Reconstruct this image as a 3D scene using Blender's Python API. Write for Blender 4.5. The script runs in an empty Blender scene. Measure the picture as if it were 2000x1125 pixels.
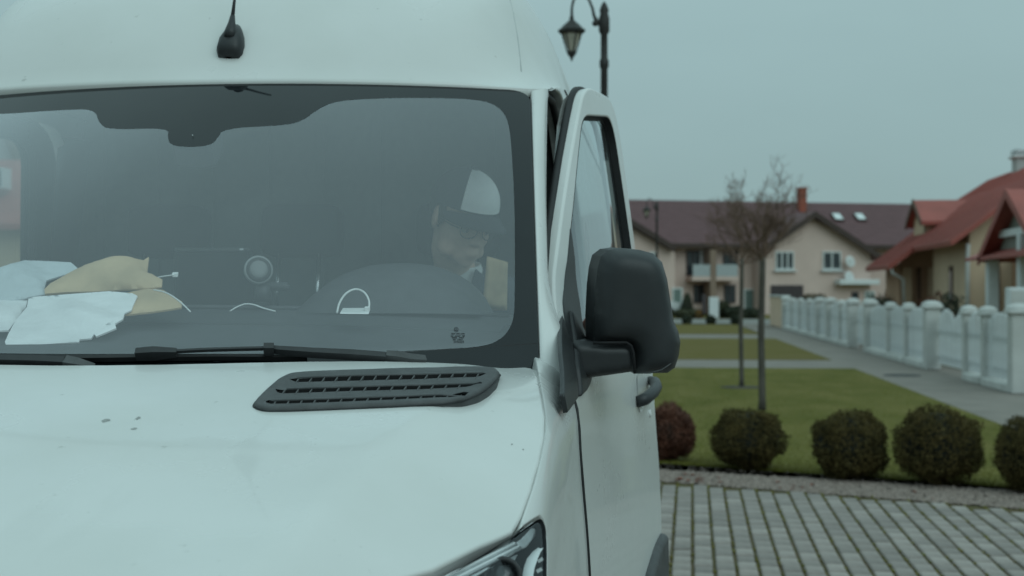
import bpy, math, random
import numpy as np
from mathutils import Matrix, Vector, noise as mnoise
from mathutils.geometry import delaunay_2d_cdt

R = math.radians
scene = bpy.context.scene
C = scene.collection
random.seed(7)
rng = np.random.default_rng(11)

# ------------------------------------------------------------------ camera
CAM_X, CAM_Z, FPX, HORIZON = 1.10, 1.55, 2700.0, 570.0
YAW = math.atan(275.0 / FPX)
cam_d = bpy.data.cameras.new('camera')
cam = bpy.data.objects.new('camera', cam_d)
C.objects.link(cam)
cam.location = (CAM_X, 0, CAM_Z)
cam.rotation_euler = (R(90), 0, YAW)
cam_d.sensor_width = 36.0
cam_d.lens = 36.0 * FPX / 2000.0
cam_d.shift_y = (HORIZON - 562.5) / 2000.0
cam_d.clip_start = 0.05
cam_d.clip_end = 2000
cam_d.dof.use_dof = True
cam_d.dof.focus_distance = 2.6
cam_d.dof.aperture_fstop = 5.4
scene.camera = cam

# ------------------------------------------------------------------ sky: an even overcast over a thin clear-sky layer
world = bpy.data.worlds.new('World')
scene.world = world
world.use_nodes = True
wn = world.node_tree
wn.nodes.clear()


def wnode(t, **k):
    n = wn.nodes.new(t)
    for a, b in k.items():
        setattr(n, a, b)
    return n


SUN_EL, SUN_AZ = 36.0, 141.0
out = wnode('ShaderNodeOutputWorld')
bg = wnode('ShaderNodeBackground')
sky = wnode('ShaderNodeTexSky', sky_type='NISHITA', sun_disc=False)
sky.sun_elevation = R(SUN_EL)
sky.sun_rotation = R(SUN_AZ)
tc = wnode('ShaderNodeTexCoord')
sep = wnode('ShaderNodeSeparateXYZ')
wn.links.new(tc.outputs['Generated'], sep.inputs[0])
mx = wnode('ShaderNodeMath', operation='MAXIMUM')
mx.inputs[1].default_value = 0.0
wn.links.new(sep.outputs['Z'], mx.inputs[0])
ma = wnode('ShaderNodeMath', operation='MULTIPLY_ADD')      # overcast: luminance grows with the sine of the elevation
ma.inputs[1].default_value = 1.2
ma.inputs[2].default_value = 1.0
wn.links.new(mx.outputs[0], ma.inputs[0])
cn = wnode('ShaderNodeTexNoise')
cn.inputs['Scale'].default_value = 2.2
cn.inputs['Detail'].default_value = 5
mp = wnode('ShaderNodeMapping')
mp.inputs['Scale'].default_value = (1, 1, 3)
wn.links.new(tc.outputs['Generated'], mp.inputs[0])
wn.links.new(mp.outputs[0], cn.inputs['Vector'])
cr_ = wnode('ShaderNodeMapRange')
cr_.inputs['To Min'].default_value = 0.85
cr_.inputs['To Max'].default_value = 1.15
wn.links.new(cn.outputs['Fac'], cr_.inputs['Value'])
mm = wnode('ShaderNodeMath', operation='MULTIPLY')
wn.links.new(ma.outputs[0], mm.inputs[0])
wn.links.new(cr_.outputs[0], mm.inputs[1])
vs = wnode('ShaderNodeVectorMath', operation='SCALE')
vs.inputs[0].default_value = (2.60, 3.82, 3.90)
wn.links.new(mm.outputs[0], vs.inputs['Scale'])
mix = wnode('ShaderNodeMix', data_type='RGBA')
mix.inputs['Factor'].default_value = 0.96
wn.links.new(sky.outputs[0], mix.inputs['A'])
wn.links.new(vs.outputs[0], mix.inputs['B'])
wn.links.new(mix.outputs['Result'], bg.inputs['Color'])
bg.inputs['Strength'].default_value = 0.1
wn.links.new(bg.outputs[0], out.inputs[0])

# ------------------------------------------------------------------ the sun, wide and weak behind the clouds
sun_d = bpy.data.lights.new('sun', 'SUN')
sun = bpy.data.objects.new('sun', sun_d)
C.objects.link(sun)
sun_d.energy = 0.8
sun_d.angle = R(50)
sun_d.color = (0.80, 1.0, 1.0)
sun.rotation_euler = (R(90 - SUN_EL), 0, R(180 - SUN_AZ))
sun.location = (0, -10, 20)

scene.view_settings.view_transform = 'Standard'
scene.view_settings.look = 'None'
scene.view_settings.exposure = 0.0
scene.view_settings.gamma = 1.0
scene.view_settings.use_curve_mapping = False
scene.cycles.use_denoising = True
scene.cycles.max_bounces = 10
scene.cycles.transparent_max_bounces = 24
scene.cycles.caustics_reflective = False
scene.cycles.caustics_refractive = False

# ------------------------------------------------------------------ view helpers: a ray of the photograph met with a surface
RIGHT = np.array([math.cos(YAW), math.sin(YAW), 0.0])
FWD = np.array([-math.sin(YAW), math.cos(YAW), 0.0])
UP = np.array([0, 0, 1.0])
EYE = np.array([CAM_X, 0, CAM_Z])


def ray(x, y):
    return FWD * FPX + RIGHT * (x - 1000.0) + UP * (HORIZON - y)


def at(x, y, Y):
    d = ray(x, y)
    return EYE + d * (Y / d[1])


def ground_at(x, y, z=0.0):
    d = ray(x, y)
    return EYE + d * ((z - CAM_Z) / d[2])


def proj(p):
    v = np.asarray(p, float) - EYE
    dd = v @ FWD
    return np.array([1000 + FPX * (v @ RIGHT) / dd, HORIZON - FPX * v[2] / dd])


def invert(f, xy, g):
    g = np.array(g, float)
    xy = np.array(xy, float)
    for _ in range(30):
        p = proj(f(*g))
        e = 1e-4
        J = np.stack([(proj(f(g[0] + e, g[1])) - p) / e, (proj(f(g[0], g[1] + e)) - p) / e], 1)
        st = np.linalg.lstsq(J, xy - p, rcond=None)[0]
        n = np.linalg.norm(st)
        if n > .2:
            st *= .2 / n
        g += st
        if n < 1e-6:
            break
    return g


# ------------------------------------------------------------------ mesh helpers
ROOTM = {}


def tagit(o, label=None, cat=None, group=None, kind=None):
    if label:
        o['label'] = label
    if cat:
        o['category'] = cat
    if group:
        o['group'] = group
    if kind:
        o['kind'] = kind
    return o


def thing(name, label, cat, loc=(0, 0, 0), rotz=0.0, group=None):
    o = bpy.data.objects.new(name, None)
    C.objects.link(o)
    o.location = loc
    o.rotation_euler = (0, 0, rotz)
    o.empty_display_size = .2
    ROOTM[o.name] = Matrix.Translation(loc) @ Matrix.Rotation(rotz, 4, 'Z')
    return tagit(o, label, cat, group)


class MB:
    def __init__(s):
        s.v, s.f, s.n, s.flat = [], [], {}, set()

    def add(s, vs, fs, flat=False):
        o = len(s.v)
        s.v.extend([tuple(map(float, v)) for v in vs])
        for f in fs:
            if flat:
                s.flat.add(len(s.f))
            s.f.append(tuple(i + o for i in f))
        return o

    def box(s, c, d, rot=None, bev=0.0):
        c = np.asarray(c, float)
        h = np.asarray(d, float) / 2
        M = np.eye(3) if rot is None else np.asarray(rot)
        if bev <= 0:
            vs = [c + M @ (h * np.array(k)) for k in [(-1, -1, -1), (1, -1, -1), (1, 1, -1), (-1, 1, -1), (-1, -1, 1), (1, -1, 1), (1, 1, 1), (-1, 1, 1)]]
            s.add(vs, [(0, 3, 2, 1), (4, 5, 6, 7), (0, 1, 5, 4), (1, 2, 6, 5), (2, 3, 7, 6), (3, 0, 4, 7)], True)
            return s
        b = min(bev, min(h) * .9)
        vs, idx = [], {}
        for k in [(x, y, z) for x in (-1, 1) for y in (-1, 1) for z in (-1, 1)]:
            for ax in range(3):
                q = h - b
                q[ax] = h[ax]
                idx[(k, ax)] = len(vs)
                vs.append(c + M @ (q * np.array(k)))
        fs = []
        for ax in range(3):
            a, bb = [i for i in range(3) if i != ax]
            for sg in (-1, 1):
                loop = []
                for (p, q) in [(-1, -1), (1, -1), (1, 1), (-1, 1)]:
                    k = [0, 0, 0]
                    k[ax], k[a], k[bb] = sg, p, q
                    loop.append(idx[(tuple(k), ax)])
                fs.append(tuple(loop))
            for p in (-1, 1):
                for q in (-1, 1):
                    k0, k1 = [0] * 3, [0] * 3
                    k0[ax], k1[ax] = -1, 1
                    k0[a] = k1[a] = p
                    k0[bb] = k1[bb] = q
                    fs.append((idx[(tuple(k0), a)], idx[(tuple(k1), a)], idx[(tuple(k1), bb)], idx[(tuple(k0), bb)]))
        for k in [(x, y, z) for x in (-1, 1) for y in (-1, 1) for z in (-1, 1)]:
            fs.append((idx[(k, 0)], idx[(k, 1)], idx[(k, 2)]))
        # consistent outward orientation
        of = []
        for f in fs:
            P = [np.array(vs[i]) for i in f]
            nn = np.cross(P[1] - P[0], P[2] - P[0])
            of.append(f if nn @ (sum(P) / len(P) - c) > 0 else f[::-1])
        s.add(vs, of, True)
        return s

    def tube(s, pts, rad, n=8, cap=True, flat=False):
        pts = [np.asarray(p, float) for p in pts]
        if not hasattr(rad, '__len__'):
            rad = [rad] * len(pts)
        vs, fs = [], []
        t0 = pts[1] - pts[0]
        ref = np.array([0, 0, 1.0]) if abs(t0[2]) < .9 * np.linalg.norm(t0) else np.array([1.0, 0, 0])
        for i, p in enumerate(pts):
            t = pts[min(i + 1, len(pts) - 1)] - pts[max(i - 1, 0)]
            t = t / (np.linalg.norm(t) + 1e-9)
            a = np.cross(t, ref)
            a /= np.linalg.norm(a) + 1e-9
            b = np.cross(t, a)
            ref = -np.cross(t, a) if False else ref
            for k in range(n):
                w = 2 * math.pi * k / n
                vs.append(p + rad[i] * (math.cos(w) * a + math.sin(w) * b))
        for i in range(len(pts) - 1):
            for k in range(n):
                k2 = (k + 1) % n
                fs.append((i * n + k, (i + 1) * n + k, (i + 1) * n + k2, i * n + k2))
        if cap:
            fs.append(tuple(range(n)))
            fs.append(tuple(reversed(range((len(pts) - 1) * n, len(pts) * n))))
        s.add(vs, fs, flat)
        return s

    def lathe(s, prof, c=(0, 0, 0), n=16, axis=None, flat=False):
        """profile of (radius, height) about +Z (or about the rotation matrix 'axis')"""
        c = np.asarray(c, float)
        M = np.eye(3) if axis is None else np.asarray(axis)
        vs, fs = [], []
        for r, h in prof:
            for k in range(n):
                w = 2 * math.pi * k / n
                vs.append(c + M @ np.array([r * math.cos(w), r * math.sin(w), h]))
        for i in range(len(prof) - 1):
            for k in range(n):
                k2 = (k + 1) % n
                fs.append((i * n + k, i * n + k2, (i + 1) * n + k2, (i + 1) * n + k))
        fs.append(tuple(reversed(range(n))))
        fs.append(tuple(range((len(prof) - 1) * n, len(prof) * n)))
        s.add(vs, fs, flat)
        return s

    def grid(s, rows, closed=False, flip=False):
        nr, nc = len(rows), len(rows[0])
        fs = []
        for i in range(nr - 1):
            for j in range(nc if closed else nc - 1):
                j2 = (j + 1) % nc
                q = (i * nc + j, i * nc + j2, (i + 1) * nc + j2, (i + 1) * nc + j)
                fs.append(q[::-1] if flip else q)
        s.add([p for r in rows for p in r], fs)
        return s

    def poly(s, pts, flip=False):
        q = tuple(range(len(pts)))
        s.add(pts, [q[::-1] if flip else q], True)
        return s

    def prism(s, pts, d):
        """closed polygon pts extruded by vector d"""
        n = len(pts)
        d = np.asarray(d, float)
        a = [np.asarray(p, float) for p in pts]
        fs = [tuple(reversed(range(n))), tuple(range(n, 2 * n))]
        for i in range(n):
            j = (i + 1) % n
            fs.append((i, j, n + j, n + i))
        s.add(a + [p + d for p in a], fs, True)
        return s

    def mirrored(s):
        m = MB()
        m.v = [(-x, y, z) for x, y, z in s.v]
        m.f = [f[::-1] for f in s.f]
        m.flat = set(s.flat)
        m.n = {i: (-n[0], n[1], n[2]) for i, n in s.n.items()}
        return m

    def merge(s, o):
        b, fb = len(s.v), len(s.f)
        s.v += o.v
        s.f += [tuple(i + b for i in f) for f in o.f]
        s.flat |= {i + fb for i in o.flat}
        s.n.update({i + b: n for i, n in o.n.items()})
        return s

    def xform(s, fn):
        s.v = [tuple(fn(np.array(p))) for p in s.v]
        if s.n:
            o = fn(np.zeros(3))
            s.n = {i: tuple(fn(np.array(n)) - o) for i, n in s.n.items()}
        return s

    def mesh(s, name, mat, M=None):
        me = bpy.data.meshes.new(name)
        V = s.v
        if M is not None:
            Mi = M.inverted()
            V = [tuple(Mi @ Vector(p)) for p in V]
        me.from_pydata(V, [], s.f)
        sm = np.ones(len(me.polygons), bool)
        for i in s.flat:
            sm[i] = False
        me.polygons.foreach_set('use_smooth', sm)
        for m in (mat if isinstance(mat, (list, tuple)) else [mat]):
            me.materials.append(m)
        if s.n:
            me.update()
            N = np.zeros((len(V), 3))
            me.vertices.foreach_get('co', np.zeros(len(V) * 3))
            nn = np.zeros(len(V) * 3)
            me.vertex_normals.foreach_get('vector', nn)
            N = nn.reshape(-1, 3)
            Rm = None if M is None else np.array(M.inverted().to_3x3())
            for i, q in s.n.items():
                q = np.array(q)
                N[i] = q if Rm is None else Rm @ q
            me.normals_split_custom_set_from_vertices(N.tolist())
        me.update()
        return me

    def build(s, name, mat, parent=None, label=None, cat=None, group=None, kind=None, local=False):
        M = None
        root = parent
        if parent is not None and not local:
            while root.parent is not None:
                root = root.parent
            M = ROOTM.get(root.name)
        me = s.mesh(name, mat, M)
        o = bpy.data.objects.new(name, me)
        C.objects.link(o)
        if parent is not None:
            o.parent = parent
        return tagit(o, label, cat, group, kind)


def place(name, me, parent, loc=(0, 0, 0), rot=(0, 0, 0), scale=(1, 1, 1)):
    o = bpy.data.objects.new(name, me)
    C.objects.link(o)
    o.parent = parent
    o.location, o.rotation_euler, o.scale = loc, rot, scale
    return o


# ---- 2-D outlines and surface panels
def resample(poly, ds):
    o = []
    n = len(poly)
    for i in range(n):
        a, b = np.array(poly[i], float), np.array(poly[(i + 1) % n], float)
        k = max(1, int(math.ceil(np.linalg.norm(b - a) / ds)))
        for j in range(k):
            o.append(a + (b - a) * j / k)
    return np.array(o)


def rounded(pts, r, n=6):
    """polygon with its corners rounded; r a number or one per corner"""
    pts = [np.array(p, float) for p in pts]
    m = len(pts)
    rr = r if hasattr(r, '__len__') else [r] * m
    o = []
    for i in range(m):
        p, a, b = pts[i], pts[i - 1], pts[(i + 1) % m]
        if rr[i] <= 0:
            o.append(p)
            continue
        da, db = (a - p), (b - p)
        la, lb = np.linalg.norm(da), np.linalg.norm(db)
        k = min(rr[i], la * .48, lb * .48)
        A, B = p + da / la * k, p + db / lb * k
        for j in range(n + 1):
            t = j / n
            o.append((1 - t) ** 2 * A + 2 * t * (1 - t) * p + t * t * B)
    return np.array(o)


def inside(P, poly):
    x, y = P[:, 0], P[:, 1]
    r = np.zeros(len(P), bool)
    n = len(poly)
    for i in range(n):
        x0, y0 = poly[i]
        x1, y1 = poly[(i + 1) % n]
        if y0 == y1:
            continue
        c = ((y0 > y) != (y1 > y)) & (x < (x1 - x0) * (y - y0) / (y1 - y0) + x0)
        r ^= c
    return r


def segdist(P, poly):
    A = np.asarray(poly)
    B = np.roll(A, -1, 0)
    D = B - A
    L = (D ** 2).sum(1) + 1e-12
    best = np.full(len(P), 1e9)
    bi = np.zeros(len(P), int)
    for k in range(0, len(P), 4000):
        p = P[k:k + 4000]
        t = np.clip(((p[:, None] - A[None]) * D[None]).sum(2) / L, 0, 1)
        q = A[None] + t[..., None] * D[None]
        d = np.sqrt(((p[:, None] - q) ** 2).sum(2))
        bi[k:k + 4000] = d.argmin(1)
        best[k:k + 4000] = d.min(1)
    return best, bi


def area2(p):
    x, y = p[:, 0], p[:, 1]
    return .5 * np.sum(x * np.roll(y, -1) - np.roll(x, -1) * y)


def fnormal(f, u, v, side):
    e = 1e-3
    n = np.cross(np.array(f(u + e, v)) - np.array(f(u - e, v)), np.array(f(u, v + e)) - np.array(f(u, v - e)))
    return side * n / (np.linalg.norm(n) + 1e-12)


def panel(outline, f, holes=(), side=1, step=.06, ds=.03, roll=0.0, thick=.015, hole_rim=True, lift=0.0, mb=None, bulge=None, relax=0):
    """a sheet that follows surface f(u,v) inside an outline, its edges rolled over by 'roll' and returned by 'thick'"""
    mb = mb or MB()
    O = resample(outline, ds)
    if area2(O) < 0:
        O = O[::-1]
    H = []
    for h in holes:
        q = resample(h, ds)
        if area2(q) > 0:
            q = q[::-1]
        H.append(q)
    pts = [O] + H
    loops, base = [], 0
    for q in pts:
        loops.append([(base + i, base + (i + 1) % len(q)) for i in range(len(q))])
        base += len(q)
    extra = []
    if roll > 0:
        for q in [O] + (H if hole_rim else []):
            e = np.roll(q, -1, 0) - np.roll(q, 1, 0)
            nn = np.stack([-e[:, 1], e[:, 0]], 1)
            nn /= np.linalg.norm(nn, axis=1)[:, None] + 1e-12
            for k in (.12, .35, .65, 1.0):
                extra.append((q + nn * roll * k, roll * k * .93))
    lo, hi = O.min(0), O.max(0)
    gx, gy = np.meshgrid(np.arange(lo[0] + step * .37, hi[0], step), np.arange(lo[1] + step * .41, hi[1], step))
    extra.append((np.stack([gx.ravel(), gy.ravel()], 1), roll * 1.05 + step * .25))
    allp = [np.concatenate(pts)]
    for q, dmin in extra:
        if not len(q):
            continue
        ok = inside(q, O)
        for h in H:
            ok &= ~inside(q, h)
        d, _ = segdist(q, O)
        for h in H:
            d2, _ = segdist(q, h)
            d = np.minimum(d, d2)
        allp.append(q[ok & (d >= dmin)])
    A = np.concatenate(allp)
    ve, ed, fa, *_ = delaunay_2d_cdt([Vector(p) for p in A], [e for l in loops for e in l], [], 0, 1e-6)
    V = np.array([tuple(v) for v in ve])
    T = np.array([t for t in fa if len(t) == 3])
    cen = V[T].mean(1)
    ok = inside(cen, O)
    for h in H:
        ok &= ~inside(cen, h)
    T = T[ok]
    used = np.unique(T)
    re = -np.ones(len(V), int)
    re[used] = np.arange(len(used))
    V = V[used]
    T = re[T]
    d, bi = segdist(V, O)
    eO = np.roll(O, -1, 0) - O
    no = np.stack([eO[:, 1], -eO[:, 0]], 1)
    no /= np.linalg.norm(no, axis=1)[:, None] + 1e-12
    od = no[bi]
    if hole_rim:
        for h in H:
            d2, b2 = segdist(V, h)
            eh = np.roll(h, -1, 0) - h
            nh = np.stack([eh[:, 1], -eh[:, 0]], 1)
            nh /= np.linalg.norm(nh, axis=1)[:, None] + 1e-12
            sel = d2 < d
            od[sel] = nh[b2][sel]
            d = np.minimum(d, d2)
    pos, nrm, base_n = [], [], []
    for (u, v), dd, o2 in zip(V, d, od):
        p = np.array(f(u, v))
        n = fnormal(f, u, v, side)
        base_n.append(n)
        p = p + n * lift
        if bulge:
            p = p + n * bulge(u, v, dd)
        if roll > 0 and dd < roll:
            k = min(.97, (roll - dd) / roll)
            p = p - n * (roll - math.sqrt(max(0, roll * roll - (roll - dd) ** 2)))
            e = 1e-3
            o3 = np.array(f(u + o2[0] * e, v + o2[1] * e)) - np.array(f(u, v))
            o3 /= np.linalg.norm(o3) + 1e-12
            n = n * math.sqrt(1 - k * k) + o3 * k
        pos.append(p)
        nrm.append(n)
    if relax:
        Pm = np.array(pos)
        E = np.unique(np.sort(np.concatenate([T[:, [0, 1]], T[:, [1, 2]], T[:, [2, 0]]]), axis=1), axis=0)
        fix = d < 1e-5
        for _ in range(relax):
            acc, cn_ = np.zeros_like(Pm), np.zeros(len(Pm))
            np.add.at(acc, E[:, 0], Pm[E[:, 1]])
            np.add.at(acc, E[:, 1], Pm[E[:, 0]])
            np.add.at(cn_, E[:, 0], 1)
            np.add.at(cn_, E[:, 1], 1)
            Pn = Pm * .4 + .6 * acc / np.maximum(1, cn_)[:, None]
            Pn[fix] = Pm[fix]
            Pm = Pn
        pos = list(Pm)
    # orientation
    a, b, c = T[0]
    g = np.cross(pos[b] - pos[a], pos[c] - pos[a])
    if g @ base_n[a] < 0:
        T = T[:, ::-1]
    o = mb.add(pos, [tuple(map(int, t)) for t in T])
    if not bulge:
        for i, n in enumerate(nrm):
            mb.n[o + i] = tuple(n)
    if thick > 0:
        cnt = {}
        for t in T:
            for i in range(3):
                e = (int(t[i]), int(t[(i + 1) % 3]))
                cnt[e] = 1
        bd = [e for e in cnt if (e[1], e[0]) not in cnt]
        for (i, j) in bd:
            q = [pos[j], pos[i], pos[i] - base_n[i] * thick, pos[j] - base_n[j] * thick]
            mb.add(q, [(0, 1, 2, 3)])
    return mb


def band(poly, f, side, o0, o1, inset=0.0, mb=None, ds=.02):
    """a strip along a closed outline on f, from offset o0 to offset o1, the second edge moved inwards by inset"""
    mb = mb or MB()
    O = resample(poly, ds)
    if area2(O) < 0:
        O = O[::-1]
    e = np.roll(O, -1, 0) - np.roll(O, 1, 0)
    nn = np.stack([-e[:, 1], e[:, 0]], 1)
    nn /= np.linalg.norm(nn, axis=1)[:, None] + 1e-12
    Q = O + nn * inset
    a = [np.array(f(*p)) + fnormal(f, *p, side) * o0 for p in O]
    b = [np.array(f(*p)) + fnormal(f, *p, side) * o1 for p in Q]
    mb.grid([a, b], closed=True, flip=side < 0)
    return mb


def hermite(xs, ys, x):
    """smooth interpolation through a table"""
    if x <= xs[0]:
        return ys[0] + (x - xs[0]) * (ys[1] - ys[0]) / (xs[1] - xs[0])
    if x >= xs[-1]:
        return ys[-1] + (x - xs[-1]) * (ys[-1] - ys[-2]) / (xs[-1] - xs[-2])
    i = 0
    while xs[i + 1] < x:
        i += 1

    def m(k):
        if k == 0:
            return (ys[1] - ys[0]) / (xs[1] - xs[0])
        if k == len(xs) - 1:
            return (ys[-1] - ys[-2]) / (xs[-1] - xs[-2])
        return (ys[k + 1] - ys[k - 1]) / (xs[k + 1] - xs[k - 1])
    h = xs[i + 1] - xs[i]
    t = (x - xs[i]) / h
    return (2 * t ** 3 - 3 * t * t + 1) * ys[i] + (t ** 3 - 2 * t * t + t) * h * m(i) + (-2 * t ** 3 + 3 * t * t) * ys[i + 1] + (t ** 3 - t * t) * h * m(i + 1)


def bez(P, t):
    P = [np.asarray(p, float) for p in P]
    while len(P) > 1:
        P = [P[i] * (1 - t) + P[i + 1] * t for i in range(len(P) - 1)]
    return P[0]


def sstep(a, b, x):
    t = min(1, max(0, (x - a) / (b - a)))
    return t * t * (3 - 2 * t)


def rotm(axis, ang):
    return np.array(Matrix.Rotation(ang, 3, axis))


def basis(z, up=(0, 0, 1)):
    """rotation whose third column is z"""
    z = np.asarray(z, float)
    z /= np.linalg.norm(z)
    x = np.cross(up, z)
    x /= np.linalg.norm(x)
    return np.stack([x, np.cross(z, x), z], 1)


# ------------------------------------------------------------------ materials
def mat(name, col, rough=.6, metal=0.0, var=0.0, scale=8.0, bump=0.0, bscale=40.0, col2=None, coat=0.0, spec=.5, detail=4, sub=0.0, stretch=None, obj_random=0.0):
    m = bpy.data.materials.new(name)
    m.use_nodes = True
    nt = m.node_tree
    b = nt.nodes['Principled BSDF']
    b.inputs['Base Color'].default_value = (*col, 1)
    b.inputs['Roughness'].default_value = rough
    b.inputs['Metallic'].default_value = metal
    b.inputs['Specular IOR Level'].default_value = spec
    b.inputs['Coat Weight'].default_value = coat
    b.inputs['Coat Roughness'].default_value = .05
    tcn = nt.nodes.new('ShaderNodeTexCoord')
    vec = tcn.outputs['Object']
    if stretch:
        mpn = nt.nodes.new('ShaderNodeMapping')
        mpn.inputs['Scale'].default_value = stretch
        nt.links.new(vec, mpn.inputs[0])
        vec = mpn.outputs[0]
    if var > 0 or col2:
        nz = nt.nodes.new('ShaderNodeTexNoise')
        nz.inputs['Scale'].default_value = scale
        nz.inputs['Detail'].default_value = detail
        nz.inputs['Roughness'].default_value = .6
        nt.links.new(vec, nz.inputs['Vector'])
        rp = nt.nodes.new('ShaderNodeMapRange')
        rp.inputs['From Min'].default_value = .32
        rp.inputs['From Max'].default_value = .68
        nt.links.new(nz.outputs['Fac'], rp.inputs['Value'])
        mixn = nt.nodes.new('ShaderNodeMix')
        mixn.data_type = 'RGBA'
        c2 = col2 if col2 else tuple(max(0, c * (1 - var)) for c in col)
        c1 = col if col2 else tuple(min(1, c * (1 + var)) for c in col)
        mixn.inputs['A'].default_value = (*c1, 1)
        mixn.inputs['B'].default_value = (*c2, 1)
        nt.links.new(rp.outputs[0], mixn.inputs['Factor'])
        cout = mixn.outputs['Result']
        if obj_random > 0:
            oi = nt.nodes.new('ShaderNodeObjectInfo')
            r2 = nt.nodes.new('ShaderNodeMapRange')
            r2.inputs['To Min'].default_value = 1 - obj_random
            r2.inputs['To Max'].default_value = 1 + obj_random
            nt.links.new(oi.outputs['Random'], r2.inputs['Value'])
            vm = nt.nodes.new('ShaderNodeVectorMath')
            vm.operation = 'SCALE'
            nt.links.new(cout, vm.inputs[0])
            nt.links.new(r2.outputs[0], vm.inputs['Scale'])
            cout = vm.outputs[0]
        nt.links.new(cout, b.inputs['Base Color'])
    if bump > 0:
        n2 = nt.nodes.new('ShaderNodeTexNoise')
        n2.inputs['Scale'].default_value = bscale
        n2.inputs['Detail'].default_value = 5
        nt.links.new(vec, n2.inputs['Vector'])
        bp = nt.nodes.new('ShaderNodeBump')
        bp.inputs['Strength'].default_value = bump
        bp.inputs['Distance'].default_value = .01
        nt.links.new(n2.outputs['Fac'], bp.inputs['Height'])
        nt.links.new(bp.outputs[0], b.inputs['Normal'])
    return m


def glass_mat(name, tint=(.86, .9, .9), gain=1.7, ior=1.5, rough=0.0, dirt=0.0):
    m = bpy.data.materials.new(name)
    m.use_nodes = True
    nt = m.node_tree
    nt.nodes.clear()
    o = nt.nodes.new('ShaderNodeOutputMaterial')
    tr = nt.nodes.new('ShaderNodeBsdfTransparent')
    tr.inputs['Color'].default_value = (*tint, 1)
    gl = nt.nodes.new('ShaderNodeBsdfGlossy')
    gl.inputs['Roughness'].default_value = rough
    gl.inputs['Color'].default_value = (.93, .955, 1.0, 1)
    # reflectance of a thin pane, the same from both sides (Schlick's curve)
    def mth(op, a=None, b=None, clamp=False):
        n = nt.nodes.new('ShaderNodeMath')
        n.operation = op
        n.use_clamp = clamp
        for k, q in enumerate((a, b)):
            if q is None:
                continue
            if hasattr(q, 'default_value'):
                nt.links.new(q, n.inputs[k])
            else:
                n.inputs[k].default_value = q
        return n.outputs[0]
    ge = nt.nodes.new('ShaderNodeNewGeometry')
    dt = nt.nodes.new('ShaderNodeVectorMath')
    dt.operation = 'DOT_PRODUCT'
    nt.links.new(ge.outputs['Incoming'], dt.inputs[0])
    nt.links.new(ge.outputs['Normal'], dt.inputs[1])
    f0 = ((ior - 1) / (ior + 1)) ** 2
    om = mth('SUBTRACT', 1.0, mth('ABSOLUTE', dt.outputs['Value']), True)
    sch = mth('ADD', mth('MULTIPLY', mth('POWER', om, 5.0), 1 - f0), f0)

    class mu:
        outputs = [mth('MULTIPLY', sch, gain, True)]
    ms = nt.nodes.new('ShaderNodeMixShader')
    nt.links.new(mu.outputs[0], ms.inputs[0])
    nt.links.new(tr.outputs[0], ms.inputs[1])
    nt.links.new(gl.outputs[0], ms.inputs[2])
    res = ms.outputs[0]
    if dirt > 0:
        df = nt.nodes.new('ShaderNodeBsdfDiffuse')
        df.inputs['Color'].default_value = (.6, .62, .6, 1)
        tcn = nt.nodes.new('ShaderNodeTexCoord')
        nz = nt.nodes.new('ShaderNodeTexNoise')
        nz.inputs['Scale'].default_value = 2.5
        nz.inputs['Detail'].default_value = 8
        nz.inputs['Roughness'].default_value = .7
        nt.links.new(tcn.outputs['Object'], nz.inputs['Vector'])
        rp = nt.nodes.new('ShaderNodeMapRange')
        rp.inputs['From Min'].default_value = .3
        rp.inputs['From Max'].default_value = .75
        rp.inputs['To Min'].default_value = dirt * .4
        rp.inputs['To Max'].default_value = dirt
        nt.links.new(nz.outputs['Fac'], rp.inputs['Value'])
        m2 = nt.nodes.new('ShaderNodeMixShader')
        nt.links.new(rp.outputs[0], m2.inputs[0])
        nt.links.new(res, m2.inputs[1])
        nt.links.new(df.outputs[0], m2.inputs[2])
        res = m2.outputs[0]
    nt.links.new(res, o.inputs[0])
    return m


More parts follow.
